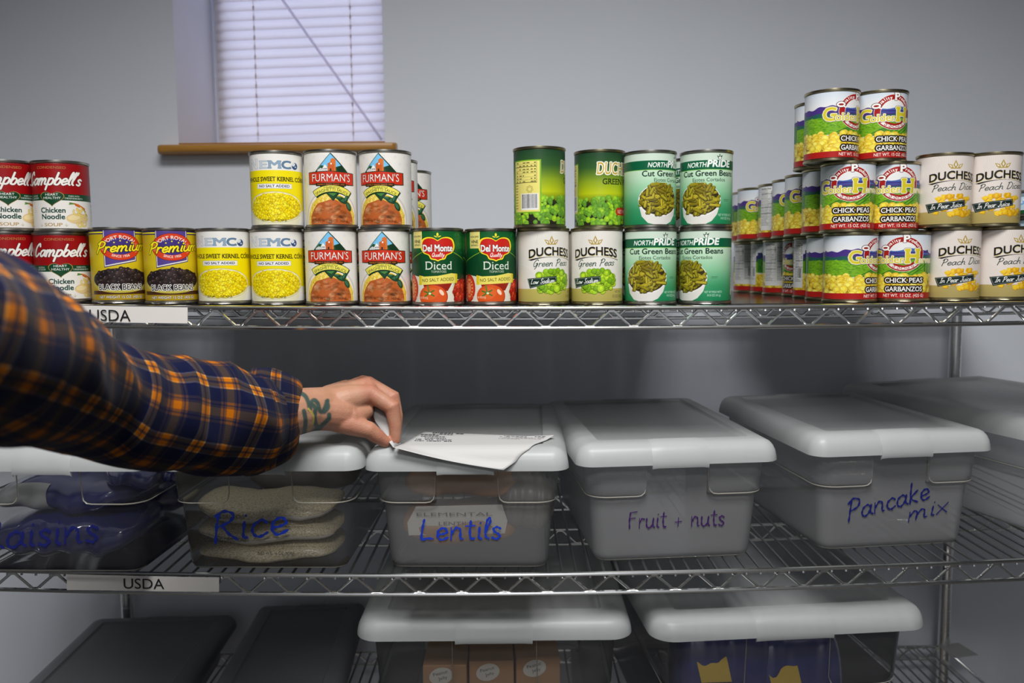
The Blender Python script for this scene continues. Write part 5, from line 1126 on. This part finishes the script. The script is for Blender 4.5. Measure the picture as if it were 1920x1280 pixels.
# plaid flannel
def plaid():
    m = bpy.data.materials.new('plaid_flannel'); m.use_nodes = True; nt = m.node_tree; b = nt.nodes['Principled BSDF']; N, K = nt.nodes, nt.links
    b.inputs['Roughness'].default_value = .95; b.inputs['Specular IOR Level'].default_value = .1; b.inputs['Sheen Weight'].default_value = .04
    uv = N.new('ShaderNodeTexCoord'); sx = N.new('ShaderNodeSeparateXYZ'); K.new(uv.outputs['UV'], sx.inputs[0])
    navy, brn, org, yel, dk = (13, 18, 46), (70, 48, 46), (168, 98, 42), (200, 160, 110), (50, 38, 44)
    seq = [(0, yel), (.022, org), (.075, dk), (.115, org), (.175, yel), (.197, navy), (.40, brn), (.44, navy), (.46, brn), (.50, org), (.62, brn), (.66, navy), (.68, brn), (.72, navy)]
    outs = []
    for ch in (0, 1):
        fr = N.new('ShaderNodeMath'); fr.operation = 'FRACT'; K.new(sx.outputs[ch], fr.inputs[0])
        r = N.new('ShaderNodeValToRGB'); r.color_ramp.interpolation = 'CONSTANT'; e = r.color_ramp.elements
        while len(e) > 1: e.remove(e[-1])
        e[0].position = 0; e[0].color = lin(seq[0][1]) + (1,)
        for p, c in seq[1:]: q = e.new(p); q.color = lin(c) + (1,)
        K.new(fr.outputs[0], r.inputs[0]); outs.append(r.outputs[0])
    mm_ = N.new('ShaderNodeMix'); mm_.data_type = 'RGBA'; mm_.blend_type = 'MULTIPLY'; mm_.inputs[0].default_value = 1; K.new(outs[0], mm_.inputs[6]); K.new(outs[1], mm_.inputs[7])
    mx = N.new('ShaderNodeGamma'); mx.inputs[1].default_value = .5; K.new(mm_.outputs[2], mx.inputs[0])
    hs_ = N.new('ShaderNodeHueSaturation'); hs_.inputs['Saturation'].default_value = 1.1; hs_.inputs['Value'].default_value = 1.0; K.new(mx.outputs[0], hs_.inputs['Color']); K.new(hs_.outputs[0], b.inputs['Base Color'])
    n = N.new('ShaderNodeTexNoise'); n.inputs['Scale'].default_value = 900; K.new(uv.outputs['Object'], n.inputs['Vector']); bp = N.new('ShaderNodeBump'); bp.inputs['Strength'].default_value = .4; bp.inputs['Distance'].default_value = .001
    K.new(n.outputs['Fac'], bp.inputs['Height']); K.new(bp.outputs[0], b.inputs['Normal']); return m
M['plaid'] = plaid()
def sleeve(name, keys, parent, per, wr, off=(0, 0), seed=3, n=72, sub=10, axis=None):
    # keys: (px, py, Y, half height in px) along the arm
    pts, rad = [], []
    kk = [(np.array(P(a, b_, y)), h * ((P(a, b_, y) - CAMP).dot(_f)) / FPX) for a, b_, y, h in keys]
    ctr = smooth_line([k[0] for k in kk], sub); rr_ = smooth_line([(k[1], 0) for k in kk], sub); rr_ = [q[0] for q in rr_]
    r = random.Random(seed); fs = [(r.randint(1, 4), r.uniform(0, 6), r.uniform(18, 75), r.uniform(.3, 1)) for _ in range(9)]
    V, F, UV = [], [], []; s_ = 0
    for i, c in enumerate(ctr):
        c = Vector(c); t = Vector(ctr[min(i + 1, len(ctr) - 1)]) - Vector(ctr[max(i - 1, 0)]); t.normalize()
        if axis: t = axis
        if i: s_ += (c - Vector(ctr[i - 1])).length
        u = (Vector((0, 0, 1)) - t * t.z).normalized(); w = t.cross(u)
        for j in range(n + 1):
            q = 2 * PI * j / n - PI / 2
            d = sum(g * math.sin(k * q + p + f * s_) for k, p, f, g in fs) / 9 + .42 * (1 - 2.2 * abs(math.sin(34 * s_ + 1.6 * math.sin(q + 1) + .9 * math.sin(2 * q + 21 * s_)))) * (.55 + .45 * math.cos(q - 1))
            R_ = rr_[i] * (1 + wr * d)
            V.append(L_(c + (u * math.cos(q) + w * math.sin(q)) * R_)); UV.append((q * .075 / per / 1.0 + off[0] + .012 * d, s_ / per + off[1] + .02 * math.sin(q * 2 + s_ * 20)))
    m_ = n + 1
    for i in range(len(ctr) - 1):
        for j in range(n): F.append((i * m_ + j, i * m_ + j + 1, (i + 1) * m_ + j + 1, (i + 1) * m_ + j))
    me = bpy.data.meshes.new(name); me.from_pydata(V, [], F); ul = me.uv_layers.new(name='UVMap')
    ul.data.foreach_set('uv', [x for f in F for i in f for x in UV[i]]); me.polygons.foreach_set('use_smooth', [True] * len(F)); me.materials.append(M['plaid'])
    return ob(name, me, parent)
AX = Vector((.955, .26, -.10)).normalized()
SL = sleeve('shirt_sleeve', [(-420, 545, .46, 120), (-330, 560, .47, 190), (-150, 615, .54, 190), (0, 670, .66, 165), (150, 735, .82, 114), (250, 764, .90, 112), (350, 776, .97, 110), (440, 791, 1.03, 103), (472, 790, 1.052, 92), (500, 787, 1.07, 74)], person, .088, .10, (.3, .15))
sleeve('cuff', [(474, 788, 1.05, 80), (466, 790, 1.046, 92), (467, 790, 1.048, 101), (490, 788, 1.065, 100), (520, 786, 1.088, 92), (543, 784, 1.105, 81), (556, 781, 1.114, 70), (562, 778, 1.119, 60), (563, 777, 1.120, 54), (559, 777, 1.117, 49), (545, 778, 1.105, 46)], SL, .088, .05, (.3, .52), 8, 72, 7, AX)
